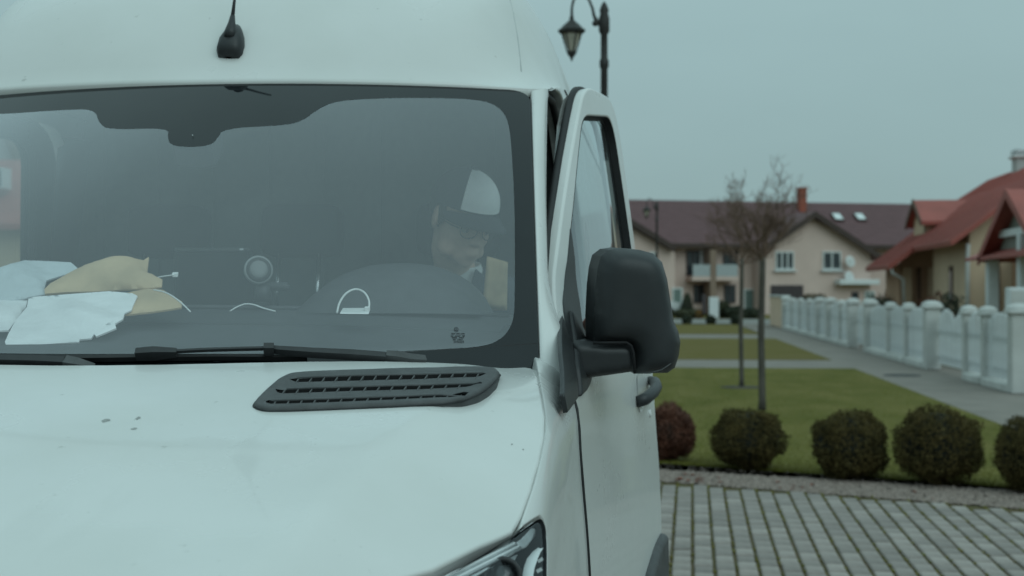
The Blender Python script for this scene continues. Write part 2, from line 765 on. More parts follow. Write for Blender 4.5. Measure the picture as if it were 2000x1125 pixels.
def paint_mat(name, col):
    """white van paint with a film of road dirt, faint streaks and specks"""
    m = mat(name, col, rough=.28, coat=.35, spec=.4)
    nt = m.node_tree
    b = nt.nodes['Principled BSDF']
    tcn = nt.nodes.new('ShaderNodeTexCoord')

    def nz(scale, lo, hi, st=(1, 1, 1), det=5):
        mpn = nt.nodes.new('ShaderNodeMapping')
        mpn.inputs['Scale'].default_value = st
        nt.links.new(tcn.outputs['Object'], mpn.inputs[0])
        n = nt.nodes.new('ShaderNodeTexNoise')
        n.inputs['Scale'].default_value = scale
        n.inputs['Detail'].default_value = det
        nt.links.new(mpn.outputs[0], n.inputs['Vector'])
        r = nt.nodes.new('ShaderNodeMapRange')
        r.inputs['From Min'].default_value = lo
        r.inputs['From Max'].default_value = hi
        nt.links.new(n.outputs['Fac'], r.inputs['Value'])
        return r.outputs[0]
    film = nz(3.0, .35, .8)
    speck = nz(38.0, .705, .78, (1, 1, 1.6), 3)
    streak = nz(9.0, .66, .80, (1, .25, .3), 6)
    prev = None
    cur = (*col, 1)
    for fac, c2, k in ((film, (col[0] * .88, col[1] * .885, col[2] * .865), .8), (streak, (.42, .43, .41), .16), (speck, (.22, .22, .2), .42)):
        mu = nt.nodes.new('ShaderNodeMath')
        mu.operation = 'MULTIPLY'
        mu.inputs[1].default_value = k
        nt.links.new(fac, mu.inputs[0])
        mixn = nt.nodes.new('ShaderNodeMix')
        mixn.data_type = 'RGBA'
        mixn.inputs['A'].default_value = cur
        mixn.inputs['B'].default_value = (*c2, 1)
        if prev is not None:
            nt.links.new(prev, mixn.inputs['A'])
        nt.links.new(mu.outputs[0], mixn.inputs['Factor'])
        prev = mixn.outputs['Result']
    nt.links.new(prev, b.inputs['Base Color'])
    rr = nt.nodes.new('ShaderNodeMapRange')
    rr.inputs['To Min'].default_value = .24
    rr.inputs['To Max'].default_value = .5
    nt.links.new(film, rr.inputs['Value'])
    nt.links.new(rr.outputs[0], b.inputs['Roughness'])
    return m


M_PAINT = paint_mat('van_paint', (.645, .65, .64))
M_BLACK = mat('black_plastic', (.022, .023, .025), .5, var=.2, scale=30, bump=.15, bscale=900)
M_MIRROR = mat('mirror_plastic', (.028, .03, .032), .42, var=.12, scale=14, bump=.08, bscale=900, spec=.35)
M_VENT = mat('vent_plastic', (.06, .062, .064), .55, var=.25, scale=25, bump=.2, bscale=600)
M_RUBBER = mat('rubber_seal', (.012, .012, .013), .6, var=.2, scale=40)
M_VOID = mat('dark_cavity', (.006, .006, .007), .8, var=.2)
M_FRIT = mat('black_enamel', (.010, .012, .014), .03, var=.1, spec=.36)
M_GLASS = glass_mat('windscreen_glass', (.97, .985, .995), 3.6, 1.5, dirt=.012)
M_SGLASS = glass_mat('side_glass', (.72, .8, .8), 1.6, 1.5, dirt=.02)
M_LENS = glass_mat('lamp_cover', (.93, .95, .95), 1.4, 1.5)
M_CHROME = mat('reflector_chrome', (.72, .73, .74), .16, 1.0, var=.1, scale=60)
M_SILVER = mat('satin_silver', (.5, .51, .52), .35, .9, var=.15, scale=50, bump=.2, bscale=500)
M_DRL = mat('light_guide', (.8, .82, .83), .25, var=.05)
M_TYRE = mat('tyre_rubber', (.02, .02, .021), .8, var=.3, scale=20, bump=.3, bscale=120)
M_DASH = mat('dashboard_plastic', (.05, .053, .057), .6, var=.15, scale=30, bump=.35, bscale=420)
M_TRIM = mat('interior_trim', (.03, .032, .035), .7, var=.2, scale=20)
M_SEAT = mat('seat_fabric', (.018, .019, .022), .9, var=.3, scale=8)
M_BULK = mat('bulkhead_panel', (.21, .22, .225), .75, var=.2, scale=6)
M_LINER = mat('headliner', (.42, .43, .42), .9, var=.1, scale=60)
M_WHITEP = mat('white_plastic', (.75, .76, .75), .4, var=.05)
M_POLY = mat('poly_mailer', (.80, .81, .81), .4, var=.06, scale=12, bump=.8, bscale=13)
M_POLY2 = mat('poly_mailer_grey', (.5, .55, .57), .4, var=.08, scale=12, bump=.8, bscale=12)
M_KRAFT = mat('kraft_paper', (.50, .36, .215), .75, var=.14, scale=10, bump=.4, bscale=18)
M_BELT = mat('seat_belt_webbing', (.16, .165, .165), .8, var=.2, scale=80)

# ================================================================== THE VAN
VY = 4.6
van = thing('delivery_van', 'white high-roof delivery van with its driver door ajar and parcels behind the windscreen', 'van', (0, VY, 0))


def VP(mb, name, m, parent=None, both=False, label=None):
    o = mb.build(name, m, parent or van, label)
    if both:
        mb.mirrored().build(name, m, parent or van)
    return o


SZ = [.25, .45, .7, .9, 1.05, 1.18, 1.27, 1.34, 1.45, 1.7, 2.0, 2.14, 2.3]
SX = [.93, .965, .978, .976, .970, .960, .954, .949, .930, .902, .864, .843, .79]


def side_x(Y, Z):
    x = hermite(SZ, SX, Z)
    lo = max(0.0, (2.9 - Y))
    x -= .022 * lo ** 2
    k = sstep(1.36, 1.6, Z)
    if k > 0:
        c = .03 + .06 * min(1, max(0, (Z - 1.4) / .65))
        x -= k * c * max(0.0, (3.75 - Y) / .8) ** 1.3
    return x


def side(Y, Z):
    return np.array([side_x(Y, Z), Y, Z])


# ---- windscreen surface in metric parameters (s across, t up)
def W(u, t):
    s = u / .85
    t = t / .97
    b = np.array([.872 * s, 2.47 + .30 * s * s, 1.385 + .025 * s * s])
    a = np.array([.797 * s, 3.24 + .185 * s * s, 2.05 - .006 * s * s + .006 * s])
    p = b + (a - b) * t
    k = 4 * t * (1 - t)
    return p + np.array([0, -.013, .013]) * k


# ---- bonnet
HY = [1.30, 1.38, 1.5, 1.7, 1.94, 2.1, 2.3, 2.45, 2.78]
HP = [1.09, 1.155, 1.212, 1.266, 1.318, 1.349, 1.387, 1.415, 1.47]
QY = [1.5, 1.75, 1.94, 2.1, 2.3, 2.45, 2.6, 2.75, 2.95]
QX = [.885, .905, .912, .925, .924, .907, .886, .866, .838]
QZ = [1.06, 1.15, 1.213, 1.27, 1.325, 1.36, 1.389, 1.415, 1.45]


def seam(Y):
    return hermite(QY, QX, Y), hermite(QY, QZ, Y)


def hood_z(X, Y):
    X = abs(X)
    c = .80 - .165 * (2.56 - Y)
    sx, sz = seam(Y)
    pl = hermite(HY, HP, Y)
    # the plateau falls towards the rear corners so that the trailing edge stays level
    pl -= .055 * sstep(2.35, 2.8, Y) * (X / .86) ** 2
    zc = pl - .012 * (X / c) ** 2
    zcc = pl - .012
    # straight flank from the crease to the seam; the crease is where the two surfaces meet
    g = (sz - zcc) / max(.03, sx - c)
    fl = zcc + g * (X - c)
    k = .0035
    m = min(zc, fl)
    return m - k * math.log(math.exp(-(zc - m) / k) + math.exp(-(fl - m) / k))


def hood(X, Y):
    return np.array([X, Y, hood_z(X, Y)])


edge_f = [(.0, 1.335), (.3, 1.36), (.5, 1.42), (.62, 1.50), (.72, 1.60), (.82, 1.755), (.868, 1.86), (.905, 1.93)]
edge_s = [(seam(y)[0] - .002, y) for y in (1.98, 2.05, 2.15, 2.25, 2.35, 2.45, 2.55, 2.65, 2.72)]
rear_e = [(.858, 2.752), (.80, 2.708), (.7, 2.648), (.6, 2.597), (.5, 2.552), (.4, 2.516), (.3, 2.488), (.2, 2.467), (.1, 2.455), (0, 2.45)]
half = edge_f[1:] + edge_s + rear_e[:-1]
bonnet_o = [edge_f[0]] + half + [rear_e[-1]] + [(-x, y) for x, y in reversed(half)]
# black sheet added under the bonnet, so that no light falls through its gaps
mb = MB()
mb.grid([[np.array([x, y, min(hood_z(x, y), hood_z(.0, y)) - .05]) for x in np.linspace(-.62, .62, 13)] for y in np.linspace(1.45, 2.5, 8)], flip=True)
VP(mb, 'bonnet_light_block', M_VOID)


# ---- front wing: from the bonnet seam over the shoulder and down the side
def wing(q, Y):
    sx, sz = seam(Y)
    zb = sz - .15
    if q < .17:
        t = q / .17
        P0 = np.array([sx, Y, sz])
        P2 = np.array([side_x(Y, zb), Y, zb])
        P1 = np.array([P2[0] - .002, Y, sz - .028])
        return bez([P0, P1, P2], t)
    z = zb - (q - .17)
    return np.array([side_x(Y, z), Y, z])


def gapY(q):                      # front edge of the door, as the wing meets it
    return float(np.interp(q, [0, .03, .06, .10, .15, .2, .3, .45, .7, .95], [2.80, 2.795, 2.775, 2.755, 2.742, 2.738, 2.745, 2.765, 2.80, 2.83]))


wing_o = [(0, 1.945), (0, 2.1), (0, 2.25), (0, 2.4), (0, 2.55), (0, 2.7), (0, 2.79), (.03, 2.79)]
wing_o += [(q, gapY(q) - .004) for q in (.06, .1, .15, .2, .25, .3, .4, .55, .7, .8)]
arch = [(.80 - .36 * math.sin(a) * 1.0, 2.30 + .42 * math.cos(a)) for a in np.linspace(.25, math.pi - .25, 14)]
wing_o += [(.80, 2.72)] + arch + [(.80, 1.85), (.45, 1.80)] + [invert(wing, q, (.06, 1.88)) for q in ((1066, 1300), (1068, 1210), (1069, 1125), (1069, 1070), (1067, 1032), (1063, 1016), (1055, 1007), (1038, 1016))]
VP(panel(wing_o, wing, side=1, step=.03, ds=.02, roll=.0035, thick=.03), 'front_wing', M_PAINT, both=True)
# black tube painting the shade of the gap between wing and door
q_ = MB()
q_.tube([wing(q, gapY(q)) + np.array([.0005, .003, 0]) for q in (.085, .10, .13, .16, .2, .25, .3, .36, .42, .5, .6, .7, .8)], .0042, 6)
VP(q_, 'door_gap_dark_line', M_RUBBER, both=True)
# dark lining behind wings and gaps
mb = MB()
mb.grid([[np.array([side_x(y, z) - .05, y, z]) for z in np.linspace(.5, 1.10, 8)] for y in np.linspace(1.95, 2.95, 9)])
VP(mb, 'wing_liner', M_VOID, both=True)

# ---- A-pillar: from the glass edge to the door opening
AY0 = [1.36, 1.42, 1.5, 1.54, 1.7, 1.88, 2.04, 2.12]
AYV = [2.80, 2.84, 2.925, 2.965, 3.13, 3.315, 3.475, 3.56]


def ap_outer(z):
    y = hermite(AY0, AYV, z)
    return np.array([side_x(y, z), y, z])


rows = []
for t in np.linspace(-.09, 1.0, 28):
    a = W(.85 * 1.004, t * .97)
    z = a[2] + .012 * t
    b = ap_outer(z)
    c = np.array([max(a[0], b[0]) + .004, a[1] * .72 + b[1] * .28 - .004, z])
    inn = b + np.array([-.05, .035, 0])
    g = a + np.array([-.004, .006, -.018])
    rows.append([g] + [bez([a, c, b], k) for k in np.linspace(0, 1, 9)] + [b * .7 + inn * .3, inn])
mb = MB().grid(rows)
VP(mb, 'windscreen_pillar', M_PAINT, both=True)

# ---- roof cap and roof
RS = [0, .25, .5, .7, .8, .9, 1.0]
RXX = [0, .25, .48, .655, .733, .797, .843]
RZZ = [2.64, 2.622, 2.58, 2.505, 2.425, 2.30, 2.14]


def sec(s):
    return hermite(RS, RXX, s), hermite(RS, RZZ, s)


def cap_row(s):
    """front-to-back curve of the roof at station s (0 centre .. 1 side)"""
    sx, sz = sec(s)
    s0 = min(1.0, s / .955)
    if s <= .955:
        T = W(.85 * (s / .955), .97)
    else:
        k = (s - .955) / .045
        T = W(.85, .97) * (1 - k) + np.array(ap_outer(2.06)) * k
    lead = T + np.array([0, -.004, .004])
    w = sstep(.72, 1.0, s)
    P1 = T + np.array([.012 * w, .16 + .10 * w, .27 * (1 - w) + .035 * w])
    P2 = np.array([sx, 3.72 + .05 * w, sz - .01 * (1 - w)])
    P3 = np.array([sx, 4.35, sz])
    under = T + np.array([0, .012, -.014])
    r = [under, lead] + [bez([T, P1, P2, P3], t) for t in np.linspace(.02, 1, 22)]
    for y in np.linspace(4.6, 7.3, 14):
        r.append(np.array([sx, y, sz]))
    r.append(np.array([sx * .985, 7.42, sz - .02]))
    r.append(np.array([sx * .95, 7.46, sz - .06]))
    return r


ss = list(np.linspace(0, .7, 12)) + list(np.linspace(.74, 1, 16))
cols = [[p * np.array([-1, 1, 1]) for p in cap_row(s)] for s in reversed(ss[1:])] + [cap_row(s) for s in ss]
roof = VP(MB().grid(cols, flip=True), 'roof', M_PAINT)
cap_edge = cap_row(1.0)


def ztop(Y):
    ys = [p[1] for p in cap_edge[2:]]
    zs = [p[2] for p in cap_edge[2:]]
    return float(np.interp(Y, ys, zs))


# ---- body side behind and above the door opening
DT = 2.085                                          # top of the door opening
def stretch(y, k):
    return y if y < 3.4 else 3.4 + (y - 3.4) * k


def side_outline(k):
    o = [(3.53, ztop(3.53) + .004)]
    o += [(y, ztop(y) + .004) for y in np.linspace(3.6, 7.4, 30)]
    o += [(7.44, 1.9), (7.44, .42), (6.75, .42), (6.73, .62), (6.6, .78), (6.4, .86), (6.2, .86), (6.0, .78), (5.87, .62), (5.85, .42), (2.95, .40), (2.97, .48)]
    apk = rounded([(stretch(3.97, k), .48), (stretch(3.985, k), 1.3), (stretch(3.93, k), DT), (3.60, DT)], [0, .05, .15, 0])
    return o + [tuple(q) for q in apk] + [(3.56, 2.075)]


PSK = 1.78                                          # the passenger opening reaches farther back
VP(panel(side_outline(1.0), side, side=1, step=.08, ds=.03, roll=.006, thick=.05), 'body_side', M_PAINT)
panel(side_outline(PSK), side, side=1, step=.08, ds=.03, roll=.006, thick=.05).mirrored().build('body_side', M_PAINT, van)
# dark door-frame seal round the opening
mb = MB()
pl = [(3.50, 2.04), (3.60, DT - .02), (3.80, DT - .012), (3.90, 2.03), (3.935, 1.8), (3.965, 1.3), (3.955, .5)]
mb.tube([side(y, z) + np.array([-.03, 0, 0]) for y, z in resample(np.array(pl), .05)[:-20]], .011, 6)
VP(mb, 'door_opening_seal', M_RUBBER)
# swage line of the load body
mb = MB()
mb.tube([side(y, .98) + np.array([.002, 0, 0]) for y in np.linspace(4.1, 5.8, 8)], .004, 5)
mb.tube([side(y, 2.14) + np.array([.0, 0, 0]) for y in np.linspace(4.05, 7.4, 10)], .0035, 5)
VP(mb, 'roof_seam', M_RUBBER, both=True)
# rear, floor and bulkhead
mb = MB()
mb.box((0, 7.43, 1.3), (1.8, .04, 1.9))
VP(mb, 'rear_door', M_PAINT)
mb = MB().box((0, 4.95, .44), (1.9, 5.0, .06))
VP(mb, 'floor', M_TRIM)
mb = MB()
prof = [(side_x(4.6, z) - .03, z) for z in (.5, .8, 1.1, 1.4, 1.7, 2.0, 2.12)] + [(sec(k)[0] - .02, sec(k)[1] - .04) for k in (.9, .8, .7, .5, .25)]
mb.prism([(x, 4.52, z) for x, z in prof] + [(-x, 4.52, z) for x, z in reversed(prof)], (0, .02, 0))
for k in range(9):
    mb.box((-.76 + k * .19, 4.515, 1.4), (.03, .02, 1.5))
VP(mb, 'bulkhead', M_BULK)
mb = MB()
mb.grid([[np.array([x, y, 2.075 + .05 * (1 - (x / .83) ** 2) + .25 * sstep(3.5, 4.5, y) * (1 - (x / .83) ** 2)]) for x in np.linspace(-.68, .68, 13)] for y in np.linspace(3.50, 4.515, 6)])
VP(mb, 'headliner', M_LINER)

# ---- windscreen
ws_o = rounded([(-.85, -.02), (.85, -.02), (.85, .97), (-.85, .97)], [.03, .03, .06, .06])
IN = lambda x, y, g=(.5, .5): invert(W, (x, y), g)
hdr = [(185, 213), (193, 240), (212, 254), (330, 250), (327, 268), (333, 284), (372, 288), (410, 284), (424, 272), (436, 251), (560, 245), (592, 236), (620, 214), (655, 198), (720, 193)]
hdr_uv = [IN(x, y) for x, y in hdr]
inner = [IN(1002, 628), IN(1005, 600), IN(1006, 520), IN(1005, 400), IN(1000, 300), IN(994, 238), IN(975, 208), IN(935, 194), IN(830, 191)] + hdr_uv[::-1]
tl = IN(120, 215)
inner += [tl, IN(0, 224), (-.70, .895), (-.78, .875), (-.815, .82), (-.82, .5), (-.815, .13), (-.79, .075), (-.70, .052)]
bot = [IN(x, y) for x, y in ((0, 690), (300, 690), (600, 690), (780, 688), (860, 683.5), (928, 678), (963, 671), (988, 654))]
inner += [(-.5, bot[0][1]), (bot[0][0], bot[0][1])] + bot[1:]
for _ in range(2):                                # soften the drawn outline
    inner = [q for k in range(len(inner)) for q in (np.array(inner[k]) * .75 + np.array(inner[(k + 1) % len(inner)]) * .25, np.array(inner[k]) * .25 + np.array(inner[(k + 1) % len(inner)]) * .75)]
screen = VP(panel(inner, W, side=1, step=.06, ds=.02, thick=0), 'windscreen', M_GLASS, label='clear windscreen reflecting the grey sky')
VP(panel(ws_o, W, holes=[inner], side=1, step=.08, ds=.02, thick=0), 'enamel_border', M_FRIT, screen)
# sensor housing behind the glass under the black header
mb = MB()
q = [IN(x, y) for x, y in ((340, 250), (335, 280), (372, 285), (412, 280), (428, 250), (430, 215), (340, 215))]
mb.merge(panel(q, W, side=1, step=.05, ds=.02, thick=.05, lift=-.012))
VP(mb, 'sensor_housing', M_TRIM, screen)
mb = MB()
cpt = W(*IN(377, 267)) + np.array([0, -.002, .002])
mb.lathe([(.0016, 0), (.0016, .002), (.0, .003)], cpt, 8, basis((0, -.7, .7)))
VP(mb, 'sensor_eye', M_CHROME, screen)
# printed stamp in the corner of the glass
mb = MB()


def stamp_seg(x0, y0, x1, y1, w=.0009):
    a, b = W(*IN(x0, y0)), W(*IN(x1, y1))
    n = fnormal(W, *IN(x0, y0), 1)
    d = b - a
    s = np.cross(n, d)
    s = s / np.linalg.norm(s) * w
    o = n * .0012
    mb.add([a - s + o, b - s + o, b + s + o, a + s + o], [(0, 1, 2, 3)], True)


for k in range(8):
    a0, a1 = k * math.pi / 4, (k + 1) * math.pi / 4
    stamp_seg(891 + 4 * math.cos(a0), 644 + 4 * math.sin(a0), 891 + 4 * math.cos(a1), 644 + 4 * math.sin(a1), .0005)
stamp_seg(891, 644, 891, 640, .0004)
stamp_seg(891, 644, 888, 647, .0004)
stamp_seg(891, 644, 894, 647, .0004)
for (x0, x1, y) in ((881, 889, 652), (891, 898, 652), (900, 908, 652), (880, 886, 656.5), (888, 899, 656.5), (902, 908, 656.5), (882, 893, 660), (896, 906, 660), (884, 890, 663.5), (893, 904, 663.5)):
    stamp_seg(x0, y, x1, y, .0008)
for k in range(7):
    stamp_seg(887 + k * 3, 666, 887 + k * 3, 670, .0007)
VP(mb, 'glass_stamp', M_VOID, screen)

# ---- cowl trough between bonnet and glass
mb = MB()
rws = []
for x in np.linspace(-.86, .86, 33):
    s = x / .86
    ye = 2.45 + .30 * s * s
    a = W(s * .85, .055) + np.array([0, -.004, -.003])
    b = W(s * .85, -.015)
    rws.append([a, np.array([x, ye + .035, 1.388]), np.array([x, ye + .01, 1.372]), np.array([x, ye - .06, 1.365])])
mb.grid(rws)
VP(mb, 'scuttle_panel', M_RUBBER)
mb = MB()
for k in range(46):
    x = -.83 + k * .0369
    s = x / .86
    mb.box((x, 2.45 + .30 * s * s + .028, 1.393), (.004, .05, .012))
VP(mb, 'scuttle_ribs', M_BLACK)['kind'] = 'stuff'

# ---- wipers (each: arm, blade, linkage)
def ws3(x, y, off):
    g = lambda u, t: W(u, t) + np.array([0, -.66, .75]) * off
    return g(*invert(g, (x, y), (.3, .1)))


def bar(mb, pts, w, h):
    """flat bar of width w (up the glass) and height h along points"""
    P = [np.asarray(p, float) for p in pts]
    rowsb = []
    for i, p in enumerate(P):
        t = P[min(i + 1, len(P) - 1)] - P[max(i - 1, 0)]
        t /= np.linalg.norm(t)
        n = np.array([0, -.69, .72])
        a = np.cross(t, n)
        a /= np.linalg.norm(a)
        n = np.cross(a, t)
        ww = w[i] if hasattr(w, '__len__') else w
        hh = h[i] if hasattr(h, '__len__') else h
        rowsb.append([p - a * ww - n * hh, p + a * ww - n * hh, p + a * ww * .7 + n * hh, p - a * ww * .7 + n * hh])
    mb.grid(rowsb, closed=True)
    k = len(mb.v)
    m = len(P)
    mb.f.append((k - 4 * m, k - 4 * m + 1, k - 4 * m + 2, k - 4 * m + 3))
    mb.f.append((k - 1, k - 2, k - 3, k - 4))
    for i in range(len(mb.f)):
        mb.flat.add(i)
    return mb


def wiper(shift, label):
    sx = lambda x: x + shift[0]
    sy = lambda y: y + shift[1]
    p = lambda x, y, o: ws3(sx(x), sy(y), o)
    w = MB()
    bar(w, [p(752, 696, .028), p(690, 692, .030), p(610, 688, .030), p(545, 683, .027), p(520, 680, .024)], [.0095, .0095, .0085, .007, .006], [.006, .007, .007, .006, .005])
    arm = w.build('wiper_arm', M_BLACK, van, label)
    w = MB()
    bar(w, [p(830, 704, .022), p(800, 702, .026), p(775, 696, .028), p(754, 693, .027)], [.010, .011, .0105, .0095], [.008, .009, .008, .006])
    w.build('wiper_pivot', M_VENT, arm)
    w = MB()
    bar(w, [p(522, 680, .026), p(470, 681, .026), p(400, 683, .025), p(345, 686, .024), p(300, 690, .022)], .0035, .003)
    bar(w, [p(535, 681, .028), p(515, 681, .028)], .010, .009)
    w.build('wiper_rod', M_BLACK, arm)
    w = MB()
    bar(w, [p(345, 688, .022), p(300, 689, .024), p(266, 691, .022)], [.008, .011, .010], [.006, .010, .009])
    w.build('blade_holder', M_BLACK, arm)
    w = MB()
    bar(w, [p(-60, 703, .012), p(100, 701, .012), p(270, 698, .012), p(420, 697, .012), p(600, 699, .012)], [.003, .005, .006, .005, .003], .005)
    b = w.build('wiper_blade', M_RUBBER, arm)
    w = MB()
    bar(w, [p(-60, 704.5, .006), p(270, 700.5, .006), p(600, 701, .006)], .0018, .006)
    w.build('blade_edge', M_VOID, b)


wiper((0, 0), 'black wiper resting across the driver half of the glass')
w = MB()
bar(w, [ws3(-90, 700, .03), ws3(0, 702, .03), ws3(80, 704, .03), ws3(126, 706, .028)], [.009, .0095, .010, .010], [.006, .007, .007, .006])
arm2 = w.build('wiper_arm', M_BLACK, van, 'black wiper arm at the edge of the passenger half')
w = MB()
bar(w, [ws3(128, 706, .028), ws3(150, 710, .027), ws3(185, 716, .022)], [.013, .012, .006], [.008, .008, .004])
w.build('wiper_pivot', M_VENT, arm2)

# ---- bonnet air vent with three louvre slots
def vsurf(X, Y):
    c = .80 - .165 * (2.56 - Y)
    z = hermite(HY, HP, Y) - .055 * sstep(2.35, 2.8, Y) * (X / .86) ** 2 - .012 * (X / c) ** 2
    return np.array([X, Y, z])


HI = lambda x, y: invert(vsurf, (x, y), (.6, 2.4))
vo = [(495, 796), (500, 786), (520, 766), (543, 746), (566, 735), (600, 732), (720, 728), (850, 725), (945, 723), (968, 726), (976, 733), (970, 744), (955, 758), (935, 772), (905, 784), (870, 790), (760, 796), (640, 801), (560, 804), (515, 804)]
vent_o = rounded([HI(x, y) for x, y in vo], .012, 3)
vc_ = vent_o.mean(0)
bonnet = VP(panel(bonnet_o, hood, holes=[vc_ + (vent_o - vc_) * .93], side=1, step=.03, ds=.02, roll=.005, thick=.02, hole_rim=False), 'bonnet', M_PAINT)
slots_px = [[(566, 748), (580, 744), (700, 739), (820, 737), (945, 734), (950, 737), (930, 740), (820, 744), (700, 747), (580, 750)],
            [(538, 769), (560, 766), (700, 761), (820, 758), (938, 755), (942, 758), (820, 764), (700, 767), (560, 772), (542, 773)],
            [(519, 793), (526, 789), (640, 785), (760, 781), (860, 777), (916, 775), (908, 781), (880, 785), (760, 791), (640, 796), (530, 799), (521, 797)]]
slots = [[HI(x, y) for x, y in s] for s in slots_px]
lou = [(lambda P: (min(p[1] for p in P), max(p[1] for p in P)))(s) for s in slots]


def vent_b(u, v, d):
    return .002 * sstep(0, .02, d) - .006 * sstep(.012, .035, d)


vent = VP(panel(vent_o, vsurf, holes=slots, side=1, step=.016, ds=.010, roll=.005, thick=0, lift=.0075, hole_rim=False, bulge=vent_b), 'bonnet_vent', M_VENT)
VP(band(vent_o, vsurf, 1, .0026, -.016, -.001), 'vent_rim', M_VENT, vent)
for s in slots:  # slot walls and floor coloured near-black to paint in their shade
    VP(band(s, vsurf, 1, .0040, -.004, 0), 'vent_slot', M_VOID, vent)
VP(panel(vent_o, vsurf, side=1, step=.016, ds=.012, thick=0, lift=-.007), 'vent_cavity', M_VOID, vent)
VP(band(vent_o, vsurf, 1, .0005, .0006, -.003), 'vent_gasket', M_RUBBER, vent)
for s in slots_px:                              # upright fins standing in each slot
    xs = [p[0] for p in s]
    top = sorted([p for p in s[:len(s) // 2 + 1]])
    mbf = MB()
    n = 15
    for k in range(n):
        x = min(xs) + (max(xs) - min(xs)) * (k + .6) / (n + .3)
        ys = [p[1] for p in s]
        # slot centre line at this x
        up = [(p[0], p[1]) for p in s]
        yy = np.interp(x, [min(xs), max(xs)], [np.mean([p[1] for p in s if p[0] < min(xs) + 40]), np.mean([p[1] for p in s if p[0] > max(xs) - 60])])
        a, b = HI(x - 3.5, yy + 5.5), HI(x + 3.5, yy - 5)
        pa, pb = vsurf(*a) + np.array([0, 0, .0040]), vsurf(*b) + np.array([0, 0, .0040])
        d = pb - pa
        c = np.cross(d, (0, 0, 1))
        c = c / np.linalg.norm(c) * .0011
        mbf.prism([pa - c, pa + c, pb + c, pb - c], (0, 0, -.005))
    VP(mbf, 'vent_fin_row', M_VENT, vent)
# raised louvre lips above each slot
for s in slots_px:
    h = len(s) // 2
    top = [p for p in s[1:] if p[1] <= np.interp(p[0], [s[0][0], max(q[0] for q in s)], [s[0][1], s[h][1]])]
    top = sorted(top)
    if len(top) >= 2:
        w = MB()
        w.tube([vsurf(*HI(x, y - 1)) + np.array([0, 0, .0040]) for x, y in top], .0022, 6)
        VP(w, 'louvre_lip', M_VENT, vent)

# ---- smudges and chips on the paint
M_SMUDGE = mat('paint_smudge', (.30, .31, .30), .7, var=.2, scale=60)
for x, y, a, b in ((205, 822, .0075, .0032), (268, 818, .0042, .0038), (262, 838, .005, .002), (1000, 868, .0014, .001), (1022, 878, .0016, .001)):
    q = invert(hood, (x, y), (.3, 2.3))
    c = hood(*q) + np.array([0, 0, .0006])
    m = MB()
    rs_ = np.random.RandomState(int(x))
    ring = [c + np.array([a * math.cos(t) * rs_.uniform(.6, 1.1), b * 3 * math.sin(t) * rs_.uniform(.6, 1.1), b * 3 * math.sin(t) * .22]) for t in np.linspace(0, 6.283, 15)[:-1]]
    m.poly(ring)
    VP(m, 'paint_mark', M_SMUDGE, bonnet)

# ---- headlamps
def lampY(X, Z):
    return 1.35 + .42 * (abs(X) / .95) ** 4 + 1.0 * (Z - 1.0)


def lamp(X, Z):
    return np.array([X, lampY(X, Z), Z])


lamp_o = rounded([tuple(invert(lamp, q, (.93, 1.2))) for q in ((1010, 1042), (1054, 1011), (1063, 1030), (1065, 1070), (1065, 1125), (1063, 1230))] + [(.935, .98), (.895, .90), (.78, .89), (.60, .99), (.50, 1.045), (.62, 1.095), (.715, 1.135), (.815, 1.172), (.862, 1.192)], .008, 4)


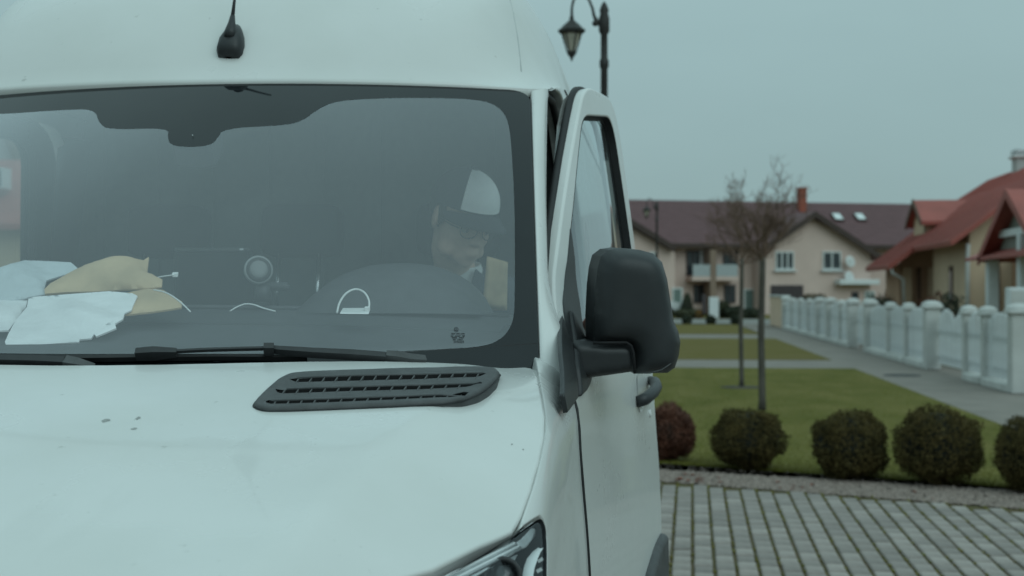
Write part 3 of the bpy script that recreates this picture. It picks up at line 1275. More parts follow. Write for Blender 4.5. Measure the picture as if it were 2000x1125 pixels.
def headlamp(sgn):
    fix = (lambda m: m) if sgn > 0 else (lambda m: m.mirrored())
    hs = fix(panel(lamp_o, lamp, side=1, step=.05, ds=.02, thick=.0, lift=-.055)).build('headlamp', M_RUBBER, van)
    fix(band(lamp_o, lamp, 1, .003, -.055, .004)).build('lamp_housing', M_BLACK, hs)
    fix(panel(lamp_o, lamp, side=1, step=.04, ds=.015, roll=.006, thick=0, lift=.002)).build('lamp_cover', M_LENS, hs)
    L = lambda x, y: tuple(invert(lamp, (x, y), (.88, 1.18)))
    # long ribbed light bar along the top edge, corner reflector, projector, running-light hook
    bar_o = [L(*q) for q in ((1006, 1057), (1024, 1070), (985, 1094), (925, 1130), (860, 1165), (760, 1205), (735, 1185), (840, 1138), (920, 1098), (975, 1070))]
    fix(panel(bar_o, lamp, side=1, step=.02, ds=.01, thick=.012, lift=-.012, roll=.002)).build('light_bar', M_CHROME, hs)
    for k in range(4):
        m = MB()
        f0, f1 = .16 + .22 * k, .16 + .22 * k
        a0, a1 = np.array((1006, 1058)) * (1 - f0) + np.array((1024, 1071)) * f0, np.array((745, 1187)) * (1 - f1) + np.array((770, 1203)) * f1
        m.tube([lamp(*L(*(a0 * (1 - t) + a1 * t))) + np.array([0, .006, 0]) for t in np.linspace(0.02, 1, 7)], .0026, 5)
        fix(m).build('light_bar_rib', M_SILVER if k % 2 else M_DRL, hs)
    fix(panel([L(*q) for q in ((1026, 1047), (1049, 1023), (1056, 1030), (1056, 1041), (1038, 1064), (1025, 1069), (1012, 1056))], lamp, side=1, step=.012, ds=.008, thick=.02, lift=-.008, roll=.002)).build('corner_reflector', M_SILVER, hs)
    fix(panel([L(*q) for q in ((1022, 1077), (1034, 1070), (1041, 1068), (1026, 1100), (1017, 1130), (1015, 1180), (990, 1190), (955, 1150), (940, 1135))], lamp, side=1, step=.02, ds=.01, thick=.0, lift=-.03)).build('reflector_bowl', M_SILVER, hs)
    m = MB()
    c = lamp(*L(978, 1132)) + np.array([0, .018, 0])
    ax = basis((.12, -1, .25))
    m.lathe([(.026, -.02), (.028, 0), (.026, .006), (.021, .004), (.020, -.008), (.0, -.02)], c, 20, ax)
    fix(m).build('projector_bezel', M_BLACK, hs)
    m = MB().lathe([(.020, -.006), (.018, .004), (.010, .010), (0, .012)], c, 18, ax)
    fix(m).build('projector_lens', M_LENS, hs)
    m = MB()
    dr = [(1055, 1073), (1046, 1082), (1038, 1095), (1032, 1112), (1028, 1135), (1028, 1170), (1032, 1220)]
    rws = []
    for k, q in enumerate(dr):
        w0 = .004 + .0035 * min(1, k / 2)
        pt = lamp(*L(*q)) + np.array([0, .010, 0])
        rws.append([pt + np.array([-w0, .004, 0]), pt + np.array([0, -.003, 0]), pt + np.array([w0, .004, 0])])
    m.grid(rws)
    fix(m).build('running_light', M_DRL, hs)
    for q in ((1054, 1097), (1052, 1117), (1051, 1140), (1051, 1165)):
        m = MB().box(lamp(*L(*q)) + np.array([0, .012, 0]), (.008, .004, .0045), rotm('Y', -.5))
        fix(m).build('indicator_chip', M_DRL, hs)
    return hs


headlamp(1)
headlamp(-1)

# ---- nose: grille, bumper
mb = MB()
rws = []
for x in np.linspace(-.955, .955, 41):
    y = 1.35 + .42 * (abs(x) / .95) ** 4
    rws.append([np.array([x, y + .04, .90]), np.array([x, y - .05, .86]), np.array([x, y - .07, .7]), np.array([x, y - .06, .45]), np.array([x, y - .0, .33]), np.array([x, y + .1, .30])])
mb.grid(rws, flip=True)
VP(mb, 'bumper', M_BLACK)
gr_o = rounded([(-.50, 1.03), (-.42, .90), (.42, .90), (.50, 1.03), (.40, 1.075), (-.40, 1.075)], .03)
grille = VP(panel(gr_o, lamp, side=1, step=.06, ds=.03, roll=.01, thick=.04, lift=-.02), 'grille', M_BLACK)
for z in (.94, .98, 1.02):
    mb = MB()
    mb.tube([lamp(x, z) + np.array([0, -.012, 0]) for x in np.linspace(-.44, .44, 9)], .012, 8)
    VP(mb, 'grille_bar', M_SILVER, grille)
nose_o = [(-.93, .88), (.93, .88), (.80, .885), (.60, .98), (.49, 1.045), (.42, 1.10), (0, 1.10), (-.42, 1.10), (-.49, 1.045), (-.6, .98), (-.80, .885)]
mb = panel([(-.49, 1.035), (-.60, .985), (-.78, .885), (.78, .885), (.60, .985), (.49, 1.035), (.62, 1.09), (.0, 1.085), (-.62, 1.09)], lamp, side=1, step=.08, ds=.03, thick=.02, lift=-.03)
VP(mb, 'nose_panel', M_PAINT)


# ---- wheels
def wheel(x, y):
    m = MB()
    sg = 1 if x > 0 else -1
    ax = basis((sg, 0, 0))
    c = np.array([x, y, .345])
    m.lathe([(.20, -.22), (.30, -.235), (.335, -.21), (.345, -.17), (.345, -.06), (.335, -.02), (.30, .0), (.215, -.01), (.205, -.03)], c, 40, ax)
    t = m.build('wheel', M_TYRE, van)
    m = MB().lathe([(.205, -.2), (.21, -.03), (.195, -.02), (.17, -.05), (.09, -.045), (.075, -.005), (.03, .0), (0, .0)], c, 32, ax)
    m.build('rim', M_SILVER, t)


for wx in (1, -1):
    wheel(.99 * wx, 2.30)
    wheel(.99 * wx, 6.30)

# ---- driver door: built closed on the side surface, then swung open on its hinges
HX, HYY, PHI = .945, 2.98, R(8.6)


def swing(p):
    dx, dy = p[0] - HX, p[1] - HYY
    c, s = math.cos(PHI), math.sin(PHI)
    return np.array([HX + dx * c + dy * s, HYY + dy * c - dx * s, p[2]])


def door_s(Y, Z):
    return swing(side(Y, Z) + np.array([.004, 0, 0]))


def shut_s(Y, Z):
    q = side(Y, Z)
    return np.array([-q[0] - .002, q[1], q[2]])


door_front = [(2.852, .42), (2.815, .6), (2.785, .8), (2.768, .98), (2.75, 1.12), (2.742, 1.22), (2.752, 1.30), (2.80, 1.375), (2.87, 1.44), (2.955, 1.515), (3.14, 1.695), (3.33, 1.88)]
DOOR_O = door_front + [tuple(p) for p in rounded([(3.44, 1.985), (3.545, 2.082), (3.90, 2.085), (3.955, 1.3)], [0, .10, .13, 0], 8)] + [(3.95, .9), (3.94, .43)]
WIN_O = rounded([(2.925, 1.415), (3.10, 1.565), (3.28, 1.755), (3.485, 1.995), (3.815, 2.03), (3.895, 1.44)], [.03, .02, .02, .06, .09, .05], 7)
M_INNER = M_TRIM


def make_door(surf, sd, label, k=1.0):
    door_o = [(stretch(y, k), z) for y, z in DOOR_O]
    win_o = np.array([(stretch(y, k), z) for y, z in WIN_O])
    st = lambda y: stretch(y, k)
    d = panel(door_o, surf, holes=[win_o], side=sd, step=.05, ds=.02, roll=.007, thick=.022, hole_rim=True).build('door', M_PAINT, van, label)
    band(win_o, surf, sd, -.001, -.028, .001).build('window_seal', M_RUBBER, d)
    band(win_o, surf, sd, -.018, -.020, .008).build('window_channel', M_RUBBER, d)
    panel(win_o, surf, side=sd, step=.08, ds=.04, thick=0, lift=-.021).build('window_glass', M_SGLASS, d)
    # inner frame and lining
    inn = [(y + .02 if y < 3.4 else y - .012, z - .012 if z > 1.6 else z) for y, z in door_o]
    panel(inn, surf, holes=[win_o], side=sd, step=.09, ds=.03, thick=.0, lift=-.055, hole_rim=False).build('inner_frame', M_PAINT, d)
    low = [(2.88, .45), (2.83, .9), (2.82, 1.28), (2.95, 1.42), (st(3.90), 1.42), (st(3.92), .45)]
    panel(low, surf, side=-sd, step=.1, ds=.04, roll=.02, thick=.03, lift=.075).build('door_lining', M_TRIM, d)
    # weather seal on the edge of the frame
    edge = [p for p in door_o if p[1] > 1.40]
    q = MB()
    q.tube([np.array(surf(y, z)) - fnormal(surf, y, z, sd) * .033 for y, z in edge], .0105, 6)
    q.build('frame_seal', M_RUBBER, d)
    # divider between quarter light and drop glass
    a, b = (3.335, 1.80), (3.10, 1.41)
    q = MB()
    pts = [np.array(surf(a[0] + (b[0] - a[0]) * t - .03 * math.sin(t * 3), a[1] + (b[1] - a[1]) * t)) - fnormal(surf, 3.2, 1.6, sd) * .024 for t in np.linspace(-.12, 1, 8)]
    q.tube(pts, .0085, 6)
    q.build('window_divider', M_RUBBER, d)
    # black sail in the lower front corner of the window
    sail = [invert(door_s, p, (3.0, 1.5)) for p in ((1113.5, 440), (1108, 505), (1101, 560), (1098, 590), (1104, 640), (1112, 668), (1142, 668), (1132, 590), (1122, 500))]
    panel(rounded(sail, .01, 3), surf, side=sd, step=.03, ds=.012, roll=.004, thick=.02, lift=.002).build('mirror_sail', M_MIRROR, d)
    # handle with its recess
    h = panel(rounded([(3.66, 1.33), (3.83, 1.345), (3.85, 1.27), (3.67, 1.225)], .03, 5), surf, side=sd, step=.02, ds=.01, thick=0, lift=.0015, bulge=lambda u, v, dd: -.010 * sstep(0, .02, dd)).build('handle_recess', M_PAINT, d)
    q = MB()
    hp = [(3.635, 1.262, .004), (3.66, 1.268, .022), (3.72, 1.28, .034), (3.78, 1.291, .034), (3.835, 1.30, .022), (3.862, 1.305, .004)]
    q.tube([np.array(surf(y, z)) + fnormal(surf, y, z, sd) * o for y, z, o in hp], [.015, .017, .016, .016, .016, .012], 10)
    q.build('door_handle', M_MIRROR, d)
    q = MB()
    kp = np.array(surf(3.845, 1.215)) + fnormal(surf, 3.84, 1.2, sd) * .002
    q.lathe([(.010, -.004), (.010, .002), (.006, .003), (0, .003)], kp, 12, basis(fnormal(surf, 3.84, 1.2, sd)))
    q.build('key_lock', M_WHITEP, h)
    # lower cladding
    cl = rounded([(3.945, .872), (3.82, .862), (3.60, .80), (3.46, .69), (3.42, .50), (3.945, .50)], [.02, .06, .08, .08, .02, .02])
    panel(cl, surf, side=sd, step=.05, ds=.02, roll=.02, thick=.03, lift=.022).build('door_cladding', M_VENT, d)
    return d


door = make_door(door_s, 1, 'white driver door standing slightly ajar', 1.0)
make_door(shut_s, -1, 'white passenger door, closed', PSK)

# ---- door mirrors
def mirror_at(parent, flip=False):
    fx = (lambda m: m.mirrored()) if flip else (lambda m: m)
    Y0 = 3.02
    pl = lambda X, Z: np.array([X, Y0 + .28 * (X - 1.06) - .06 * (Z - 1.5), Z])

    def I(x, y):
        return invert(pl, (x, y), (1.05, 1.5))
    hout = [(1161, 668), (1160, 620), (1163, 560), (1167, 525), (1174, 500), (1190, 488), (1212, 485), (1250, 488), (1275, 495), (1293, 512), (1303, 545), (1310, 590), (1316, 628), (1325, 648), (1329, 668), (1326, 694), (1318, 718), (1304, 728), (1240, 730), (1239, 690), (1231, 671)]
    ho = [I(x, y) for x, y in hout]
    cx = np.mean([p[0] for p in ho])

    def bl(u, v, d):
        return .036 * math.sqrt(max(0, 1 - (1 - min(1, d / .026)) ** 2)) + .010 * (1 - ((u - cx) / .1) ** 2) * min(1, d / .04)
    hs = fx(panel(ho, pl, side=1, step=.007, ds=.006, thick=.085, bulge=bl, relax=5)).build('mirror_housing', M_MIRROR, parent)
    mg = [(c[0] * .9 + cx * .1, c[1] * .9 + 1.5 * .1 * .99) for c in ho[:18]]
    fx(panel(mg, pl, side=1, step=.05, ds=.02, thick=.0, lift=-.08)).build('mirror_glass', M_CHROME, hs)
    # seam bead where the housing meets the lower shell, and the repeater lens on the outer corner
    q = MB()
    q.tube([pl(*I(x, y)) + np.array([0, -.045 if 1252 < x < 1318 else -.03, 0]) for x, y in ((1240, 727), (1270, 726), (1292, 720), (1310, 708))], .0016, 5)
    fx(q).build('mirror_seam', M_VENT, hs)
    q = MB()
    q.tube([pl(*I(x, y)) + np.array([0, -.030, 0]) for x, y in ((1160, 669), (1190, 668.5), (1224, 668), (1233, 674), (1238, 690), (1240, 728))], .0034, 6)
    fx(q).build('arm_seam', M_VOID, hs)
    arm_px = [(1113, 668), (1122, 664), (1165, 668), (1228, 668), (1237, 680), (1240, 725), (1185, 733), (1140, 739), (1124, 742), (1113, 735)]
    ao = [I(x, y) for x, y in arm_px]

    def ab(u, v, d):
        return .024 * math.sqrt(max(0, 1 - (1 - min(1, d / .011)) ** 2))
    fx(panel(ao, pl, side=1, step=.006, ds=.005, thick=.075, bulge=ab, relax=3)).build('mirror_arm', M_MIRROR, hs)
    return hs


mirror_at(door)
VAN_PASS = mirror_at(van, True)
# triangular foot of the mirror on the door, and the black corner piece on the wing in front of the gap
foot = [invert(door_s, p, (2.95, 1.4)) for p in ((1109, 605), (1117, 655), (1123, 720), (1129, 776), (1140, 765), (1147, 752), (1150, 740), (1150, 700), (1140, 655), (1124, 625))]
panel(rounded(foot, .008, 3), door_s, side=1, step=.025, ds=.010, roll=.008, thick=.03, lift=.010).build('mirror_foot', M_MIRROR, door)
cor = [invert(side, p, (2.8, 1.4)) for p in ((1097, 572), (1094.5, 620), (1094.5, 690), (1098, 770), (1105, 807), (1126.5, 777), (1120.5, 720), (1114.5, 655), (1106, 605))]
VP(panel(rounded(cor, .006, 3), side, side=1, step=.02, ds=.008, roll=.003, thick=.006, lift=.004), 'corner_trim', M_MIRROR, both=True)

# ---- thin grey lines drawn along the corner creases of the roof cap
def capf(s, t):
    P = cap_row(abs(s))
    i = min(len(P) - 2.001, max(0, t))
    k = int(i)
    p = P[k] * (1 - (i - k)) + P[k + 1] * (i - k)
    return p * np.array([1 if s >= 0 else -1, 1, 1])


mb = MB()
pts = [invert(lambda a, b: capf(a, b * 20), p, (.9, .2)) for p in ((1018, 140), (1016, 115), (1011, 75), (1004, 35), (996, 0), (986, -40))]
mb.tube([capf(a, b * 20) for a, b in pts], .0016, 5)
VP(mb, 'roof_crease', mat('crease_grey', (.42, .44, .44), .6, var=.1), roof, both=True)

# ---- roof aerial
ab0 = invert(lambda a, b: capf(a, b * 20), (452, 96), (.05, .3))
A0 = capf(ab0[0], ab0[1] * 20)
A1 = capf(ab0[0] + .004, ab0[1] * 20 + 2.2)
fw = A1 - A0
fw /= np.linalg.norm(fw)
nrm = np.cross(np.array([1, 0, 0]), fw)
nrm /= np.linalg.norm(nrm)
rt = np.cross(fw, nrm)
mb = MB()
rws = []
for (u, w, h) in ((-.032, .010, .004), (-.030, .030, .016), (-.016, .037, .030), (.012, .036, .036), (.040, .028, .034), (.064, .016, .024), (.074, .006, .010)):
    c = A0 + fw * u
    w *= .86
    rws.append([c - rt * w - nrm * .012, c - rt * w + nrm * h * .3, c - rt * w * .86 + nrm * h * .75, c - rt * w * .5 + nrm * h, c + rt * w * .5 + nrm * h, c + rt * w * .86 + nrm * h * .75, c + rt * w + nrm * h * .3, c + rt * w - nrm * .012])
mb.grid(rws)
n0 = len(mb.v)
mb.f.append(tuple(range(8)))
aer = VP(mb, 'roof_aerial', M_MIRROR)
for i in range(len(mb.f)):
    pass
mb = MB()
a = A0 + fw * .022 + nrm * .030
mdir = np.array([.0, .35, 1.0])
mdir /= np.linalg.norm(mdir)
mb.tube([a - mdir * .012, a + mdir * .008, a + mdir * .03, a + mdir * .05], [.017, .015, .009, .006], 12)
VP(mb, 'aerial_socket', M_MIRROR, aer)
mb = MB().tube([a + mdir * .04, a + mdir * .10, a + mdir * .42], [.0055, .0034, .0028], 8)
VP(mb, 'aerial_mast', M_RUBBER, aer)

# ================================================================== CAB INTERIOR
def dash_z(X, Y):
    z = 1.428 + .165 * (Y - 2.56)
    z += -.012 * sstep(2.95, 3.02, Y) * sstep(3.10, 3.05, Y) if False else 0
    z -= .02 * (X / .8) ** 2
    return z


rws = []
for x in np.linspace(-.80, .80, 41):
    s = x / .86
    y0 = 2.515 + .29 * s * s
    r = [np.array([x, y0, 1.38])]
    for y in np.linspace(y0 + .02, 3.10, 9):
        r.append(np.array([x, y, dash_z(x, y)]))
    r += [np.array([x, 3.13, dash_z(x, 3.1) - .004]), np.array([x, 3.15, dash_z(x, 3.1) - .02]), np.array([x, 3.16, 1.40]), np.array([x, 3.10, 1.15]), np.array([x, 3.0, .75])]
    rws.append(r)
dash = VP(MB().grid(rws), 'dashboard', M_DASH)
# shelf edge, moulded seams, speaker grille, instrument hood
mb = MB()
mb.tube([np.array([x, 3.065 + .006 * math.sin(x * 2), dash_z(x, 3.065) + .004]) for x in np.linspace(-.78, .78, 24)], .006, 6)
VP(mb, 'dash_shelf_edge', M_DASH, dash)
mb = MB()
mb.tube([np.array([x, 2.88 + .02 * x, dash_z(x, 2.88) + .001]) for x in np.linspace(-.2, .78, 16)], .0022, 5)
VP(mb, 'dash_seam', M_TRIM, dash)
rws = []
for y, k in ((3.02, .02), (3.06, .45), (3.10, .75), (3.16, .93), (3.24, 1.0), (3.29, .98), (3.30, .9)):
    r = []
    for a in np.linspace(-1, 1, 25):
        x = .505 + a * .215
        h = (1 - abs(a) ** 2.6) ** .75 if abs(a) < 1 else 0
        r.append(np.array([x, y, 1.50 + .118 * k * h]))
    rws.append(r)
VP(MB().grid(rws, flip=True), 'instrument_hood', M_DASH, dash)
mb = MB()
for sg in (-1, 1):
    mb.box((sg * .80, 3.0, 1.36), (.05, .3, .14), bev=.02)
VP(MB().box((.80, 3.02, 1.40), (.06, .26, .16), bev=.02), 'dash_end_cap', M_TRIM, dash, both=True)

# steering wheel
mb = MB()
ax = basis((0, .62, .78))
cw = np.array([.505, 3.42, 1.36])
ringp = [cw + ax @ np.array([.19 * math.cos(a), .19 * math.sin(a), 0]) for a in np.linspace(0, 2 * math.pi, 41)]
mb.tube(ringp, .0155, 10, cap=False)
st = VP(mb, 'steering_wheel', M_TRIM)
mb = MB().lathe([(.03, -.06), (.085, -.03), (.08, 0), (.05, .012), (0, .014)], cw - ax @ np.array([0, 0, .02]), 20, ax)
VP(mb, 'wheel_hub', M_TRIM, st)
for a in (R(0), R(180), R(-90)):
    mb = MB().tube([cw + ax @ np.array([.06 * math.cos(a), .06 * math.sin(a), -.02]), cw + ax @ np.array([.19 * math.cos(a), .19 * math.sin(a), 0])], .014, 8)
    VP(mb, 'wheel_spoke', M_TRIM, st)

# seats: bench of two and the driver seat, dark fabric with bright head-rest posts
def rbox(mb, c, d, r=.04, rot=None, n=4):
    """box with rounded edges, as a squashed sphere grid"""
    c, h = np.asarray(c, float), np.asarray(d, float) / 2
    M = np.eye(3) if rot is None else rot
    rws = []
    N = 24
    for i in range(13):
        ph = -math.pi / 2 + math.pi * i / 12
        row = []
        for k in range(N):
            th = 2 * math.pi * k / N
            v = np.array([math.cos(ph) * math.cos(th), math.cos(ph) * math.sin(th), math.sin(ph)])
            e = .32
            q = np.sign(v) * np.abs(v) ** e
            row.append(c + M @ (q * h))
        rws.append(row)
    mb.grid(rws, closed=True)
    return mb


def seat(x, w, label):
    o = rbox(MB(), (x, 4.02, 1.12), (w, .16, .72), rot=rotm('X', -.16)).build('seat_back', M_SEAT, van, label)
    rbox(MB(), (x, 3.72, .78), (w, .55, .17)).build('seat_cushion', M_SEAT, o)
    rbox(MB(), (x, 4.14, 1.735), (.25, .10, .16), rot=rotm('X', -.1)).build('head_rest', M_SEAT, o)
    for sg in (-1, 1):
        MB().tube([(x + sg * .062, 4.06, 1.44), (x + sg * .062, 4.10, 1.70)], .0062, 8).build('head_rest_post', M_CHROME, o)
    return o


seat(-.385, .44, 'dark passenger seat with two bright head-rest posts')
seat(.035, .40, 'dark middle seat with two bright head-rest posts')
seat(.515, .50, 'dark driver seat behind the driver')
# fold-down tray on the middle seat back
p0, p1 = at(338, 487, 3.98), at(492, 487, 3.98)
mb = MB().box(((p0[0] + p1[0]) / 2, 4.0, p0[2] - .10), (p1[0] - p0[0], .045, .20), bev=.012)
tray = VP(mb, 'seat_tray', M_TRIM)
mb = MB().box(((p0[0] + p1[0]) / 2, 3.982, p0[2] - .001), (p1[0] - p0[0] - .01, .012, .010), bev=.003)  # pale strip paints the bright top edge of the tray
VP(mb, 'tray_bright_edge', M_BULK, tray)
mb = MB().box(at(472, 487, 3.968), (.012, .006, .004))
VP(mb, 'tray_catch', M_CHROME, tray)
# passenger-side pillar trim and belt
mb = MB()
mb.tube([side(4.37, z) * np.array([-1, 1, 1]) + np.array([.072, 0, 0]) for z in np.linspace(1.1, 2.05, 8)], .055, 8)
VP(mb, 'pillar_trim', M_TRIM)
mb = MB().tube([side(4.02, z) + np.array([-.07, 0, 0]) for z in np.linspace(1.1, 2.07, 8)], .05, 8)
VP(mb, 'pillar_trim', M_TRIM)
mb = MB()
b0, b1 = at(80, 262, 4.34), at(56, 520, 4.28)
mb.prism([b0 + np.array([-.02, 0, 0]), b0 + np.array([.012, .0, 0]), b1 + np.array([.012, 0, 0]), b1 + np.array([-.02, 0, 0])], (0, .002, 0))
VP(mb, 'seat_belt', M_LINER)

# ---- phone holder on the shelf
c = at(505, 527, 3.04)
ax = basis((c - EYE) * -1 + np.array([.5, 0, .55]))
ph = thing('phone_holder', 'dark round phone holder standing on the dashboard shelf', 'phone holder', tuple(at(512, 585, 3.06)))
MB().lathe([(.018, -.016), (.029, -.010), (.030, 0), (.028, .004), (.0225, .0045)], c, 28, ax).build('clamp_ring', M_RUBBER, ph)
MB().lathe([(.0215, .002), (.0205, .0048), (.018, .0058), (0, .006)], c, 24, ax).build('magnet_pad', mat('holder_pad', (.12, .125, .125), .45, var=.1), ph)
MB().lathe([(.0295, -.008), (.0325, -.006), (.0325, .001), (.0295, .003)], c, 28, ax).build('outer_rim', mat('holder_rim', (.2, .21, .21), .4, var=.1), ph)
MB().tube([c - ax[:, 2] * .012, c - ax[:, 2] * .03 + np.array([.012, 0, -.015]), at(517, 560, 3.06)], [.009, .011, .009], 10).build('ball_joint', M_BLACK, ph)
m = MB()
m.tube([at(514, 552, 3.06), at(514, 588, 3.055)], [.013, .022], 10)
m.build('holder_foot', M_BLACK, ph)
m = MB().box(at(540, 560, 3.09), (.06, .03, .02), bev=.008)
m.build('holder_arm', M_TRIM, ph)

# ---- security seals lying on the dash
def seal(name, pts, label, tag_px=None, r=.0022, grp=None):
    P = [at(x, y, Y) for x, y, Y in pts]
    loc = min(P, key=lambda p: p[2])
    t = thing(name, label, 'security seal', tuple(loc), 0, grp)
    fine = []
    for i in range(len(P) - 1):
        a, b, c_, d = P[max(0, i - 1)], P[i], P[i + 1], P[min(len(P) - 1, i + 2)]
        for k in np.linspace(0, 1, 5)[:-1]:
            fine.append(.5 * ((2 * b) + (-a + c_) * k + (2 * a - 5 * b + 4 * c_ - d) * k * k + (-a + 3 * b - 3 * c_ + d) * k ** 3))
    fine.append(P[-1])
    MB().tube(fine, r, 6).build('strap', M_WHITEP, t)
    if tag_px:
        q = [at(x, y, Y) for x, y, Y in tag_px]
        m = MB()
        m.prism(q, (0, .004, .003))
        m.build('tag', M_WHITEP, t)
    return t


s1 = seal('security_seal', [(658, 612, 2.84), (663, 592, 2.85), (675, 574, 2.86), (693, 565, 2.87), (710, 570, 2.87), (720, 585, 2.86), (721, 600, 2.85), (719, 607, 2.85)],
          'white plastic seal looped above its flat tag on the dashboard', [(664, 613, 2.83), (669, 604.5, 2.87), (722, 604, 2.87), (720, 613.5, 2.83)])
MB().box(at(717, 604, 2.85), (.012, .012, .012), bev=.003).build('seal_lock', M_WHITEP, s1)
seal('loose_strap', [(449, 608, 2.87), (462, 600, 2.875), (478, 594, 2.88), (495, 595, 2.88), (515, 602, 2.875), (538, 608, 2.87)], 'thin white loose strap bowed on the dashboard beside the phone holder', r=.0016)


# ---- parcels on the dash
def mailer(name, outline, yn, Yn, yf, Yf, label, cat, m, th=.03, seed=0, folds=7, amp=.05, R0=.05, step=.011):
    """soft bag with an outline given by rays; row yn lies at distance Yn, row yf at Yf"""
    L = math.hypot(Yf - Yn, at(100, yf, Yf)[2] - at(100, yn, Yn)[2])

    def f(u, v):
        t = v / L
        return at(u * 950.0, yn + (yf - yn) * t, Yn + (Yf - Yn) * t)
    uv = [(x / 950.0, (yn - y) / (yn - yf) * L) for x, y in outline]
    rs = np.random.RandomState(seed)
    A = np.array(uv)
    lo, hi = A.min(0), A.max(0)
    lines = []
    for k in range(folds):
        c = lo + (hi - lo) * rs.uniform(.12, .88, 2)
        a = rs.rand() * math.pi
        lines.append((c, np.array([math.cos(a), math.sin(a)]), rs.uniform(-1, 1) * amp))

    def crumple(u, v):
        h = 0
        for c, n, k in lines:
            s = (u - c[0]) * n[0] + (v - c[1]) * n[1] + .008 * mnoise.noise(Vector((u * 22, v * 22, seed)))
            h += k * min(abs(s), .06)
        q = Vector((u * 30 + seed, v * 30, 1.7))
        h += .0022 * (1 - 2.2 * abs(mnoise.noise(q))) + .0012 * (1 - 2.2 * abs(mnoise.noise(q * 2.6)))
        return h

    cen = A.mean(0)
    planes = []
    for k in range(7):                       # folded faces meeting in crisp ridges
        a = k * 2 * math.pi / 7 + rs.uniform(-.35, .35)
        planes.append((rs.uniform(.75, 1.15), rs.uniform(.10, .32), np.array([math.cos(a), math.sin(a)])))

    def bl(u, v, d):
        k = min(1, d / R0)
        fac = min(th * 1.25 * h0 - sl * ((u - cen[0]) * n[0] + (v - cen[1]) * n[1]) * min(1, th / .02) for h0, sl, n in planes)
        fac = max(fac, .002)
        dome = math.sqrt(max(0, 1 - (1 - k) ** 2)) * (.72 + .28 * min(1, d / .11))
        return max(-.002, min(th * 1.5 * dome, fac) + .6 * crumple(u, v) * min(1, .25 + d / .02))
    mb = panel(uv, f, side=1, step=step, ds=.008, thick=.0035, bulge=bl, relax=1)
    mb.merge(panel(uv, f, side=-1, step=.04, ds=.012, thick=0, lift=.0036))
    base = Vector(min(mb.v, key=lambda q: q[2]))
    o = mb.build(name, m)
    o.data.transform(Matrix.Translation(-base))
    o.location = base
    return tagit(o, label, cat, 'parcels lying on the dashboard')


mailer('mailer_bag', [(9, 666), (13, 675), (154, 666), (155, 661), (178, 659), (184, 650), (205, 642), (222, 632), (240, 622), (243, 610), (256, 604), (260, 594), (268, 576), (258, 571), (212, 567), (144, 572), (66, 578), (55, 582), (52, 598), (30, 624), (16, 650)], 675, 2.655, 567, 2.87,
       'crumpled white mailer bag lying nearest to the wiper', 'parcel', M_POLY, .020, 3, 10, .16)
mailer('mailer_bag', [(-130, 648), (0, 645), (16, 644), (32, 624), (50, 600), (54, 584), (0, 588), (-130, 594)], 648, 2.71, 584, 2.92,
       'white mailer bag cut by the photo edge, under the pale blue one', 'parcel', M_POLY, .014, 8, 8, .14)
mailer('mailer_bag', [(-130, 596), (0, 589), (50, 581), (88, 574), (86, 562), (90, 546), (132, 533), (152, 523), (138, 511), (112, 510), (48, 507), (0, 521), (-130, 530)], 596, 2.88, 507, 3.04,
       'pale blue-grey mailer bag heaped at the far left of the dash', 'parcel', M_POLY2, .018, 12, 7, .16)
mailer('paper_mailer', [(87, 566), (88, 575), (132, 571), (220, 567), (300, 562), (316, 560), (317, 546), (300, 538), (287, 533), (291, 503), (280, 510), (250, 504), (226, 504), (180, 518), (152, 525), (136, 533), (120, 542), (98, 554)], 575, 2.90, 503, 3.02,
       'tan paper mailer bag with a pointed corner, resting on the others', 'parcel', M_KRAFT, .017, 21, 5, .16, .025)
mailer('paper_mailer', [(232, 616), (300, 609), (354, 601), (356, 590), (336, 577), (318, 566), (296, 564), (230, 576), (215, 595)], 616, 2.79, 564, 2.93,
       'flat tan paper mailer poking out from under the heap', 'parcel', M_KRAFT, .008, 33, 6, .08, .03)
mailer('folded_slip', [(184, 652), (188, 657), (227, 641), (223, 625), (205, 635)], 657, 2.68, 625, 2.73,
       'small folded white paper slip beneath the crumpled mailer', 'paper', M_POLY, .002, 41, 2, .02, .02)
seal('security_seal', [(302, 543, 2.98), (318, 540, 2.98), (340, 537, 2.98)], 'white cable tie with a square head sticking out of the tan mailer', [(336, 534.5, 2.98), (347, 534, 2.98), (347, 541, 2.98), (337, 541, 2.98)], r=.0016)
seal('loose_strap', [(300, 566, 2.84), (325, 572, 2.80), (350, 588, 2.76), (372, 609, 2.72)], 'thin tan strap hanging off the flat paper mailer', r=.0016)

# ================================================================== THE DRIVER
def apply_mods(o):
    dg = bpy.context.evaluated_depsgraph_get()
    me = bpy.data.meshes.new_from_object(o.evaluated_get(dg))
    o.modifiers.clear()
    old = o.data
    o.data = me
    for p in me.polygons:
        p.use_smooth = True
    return me


def ball(mb, c, r, M=None, nu=16, nv=10):
    c, r = np.asarray(c, float), np.asarray(r, float) * np.ones(3)
    M = np.eye(3) if M is None else M
    rws = []
    for i in range(nv + 1):
        ph = -math.pi / 2 + math.pi * i / nv
        rws.append([c + M @ (r * np.array([math.cos(ph) * math.cos(2 * math.pi * k / nu), math.cos(ph) * math.sin(2 * math.pi * k / nu), math.sin(ph)])) for k in range(nu)])
    mb.grid(rws, closed=True)
    return mb


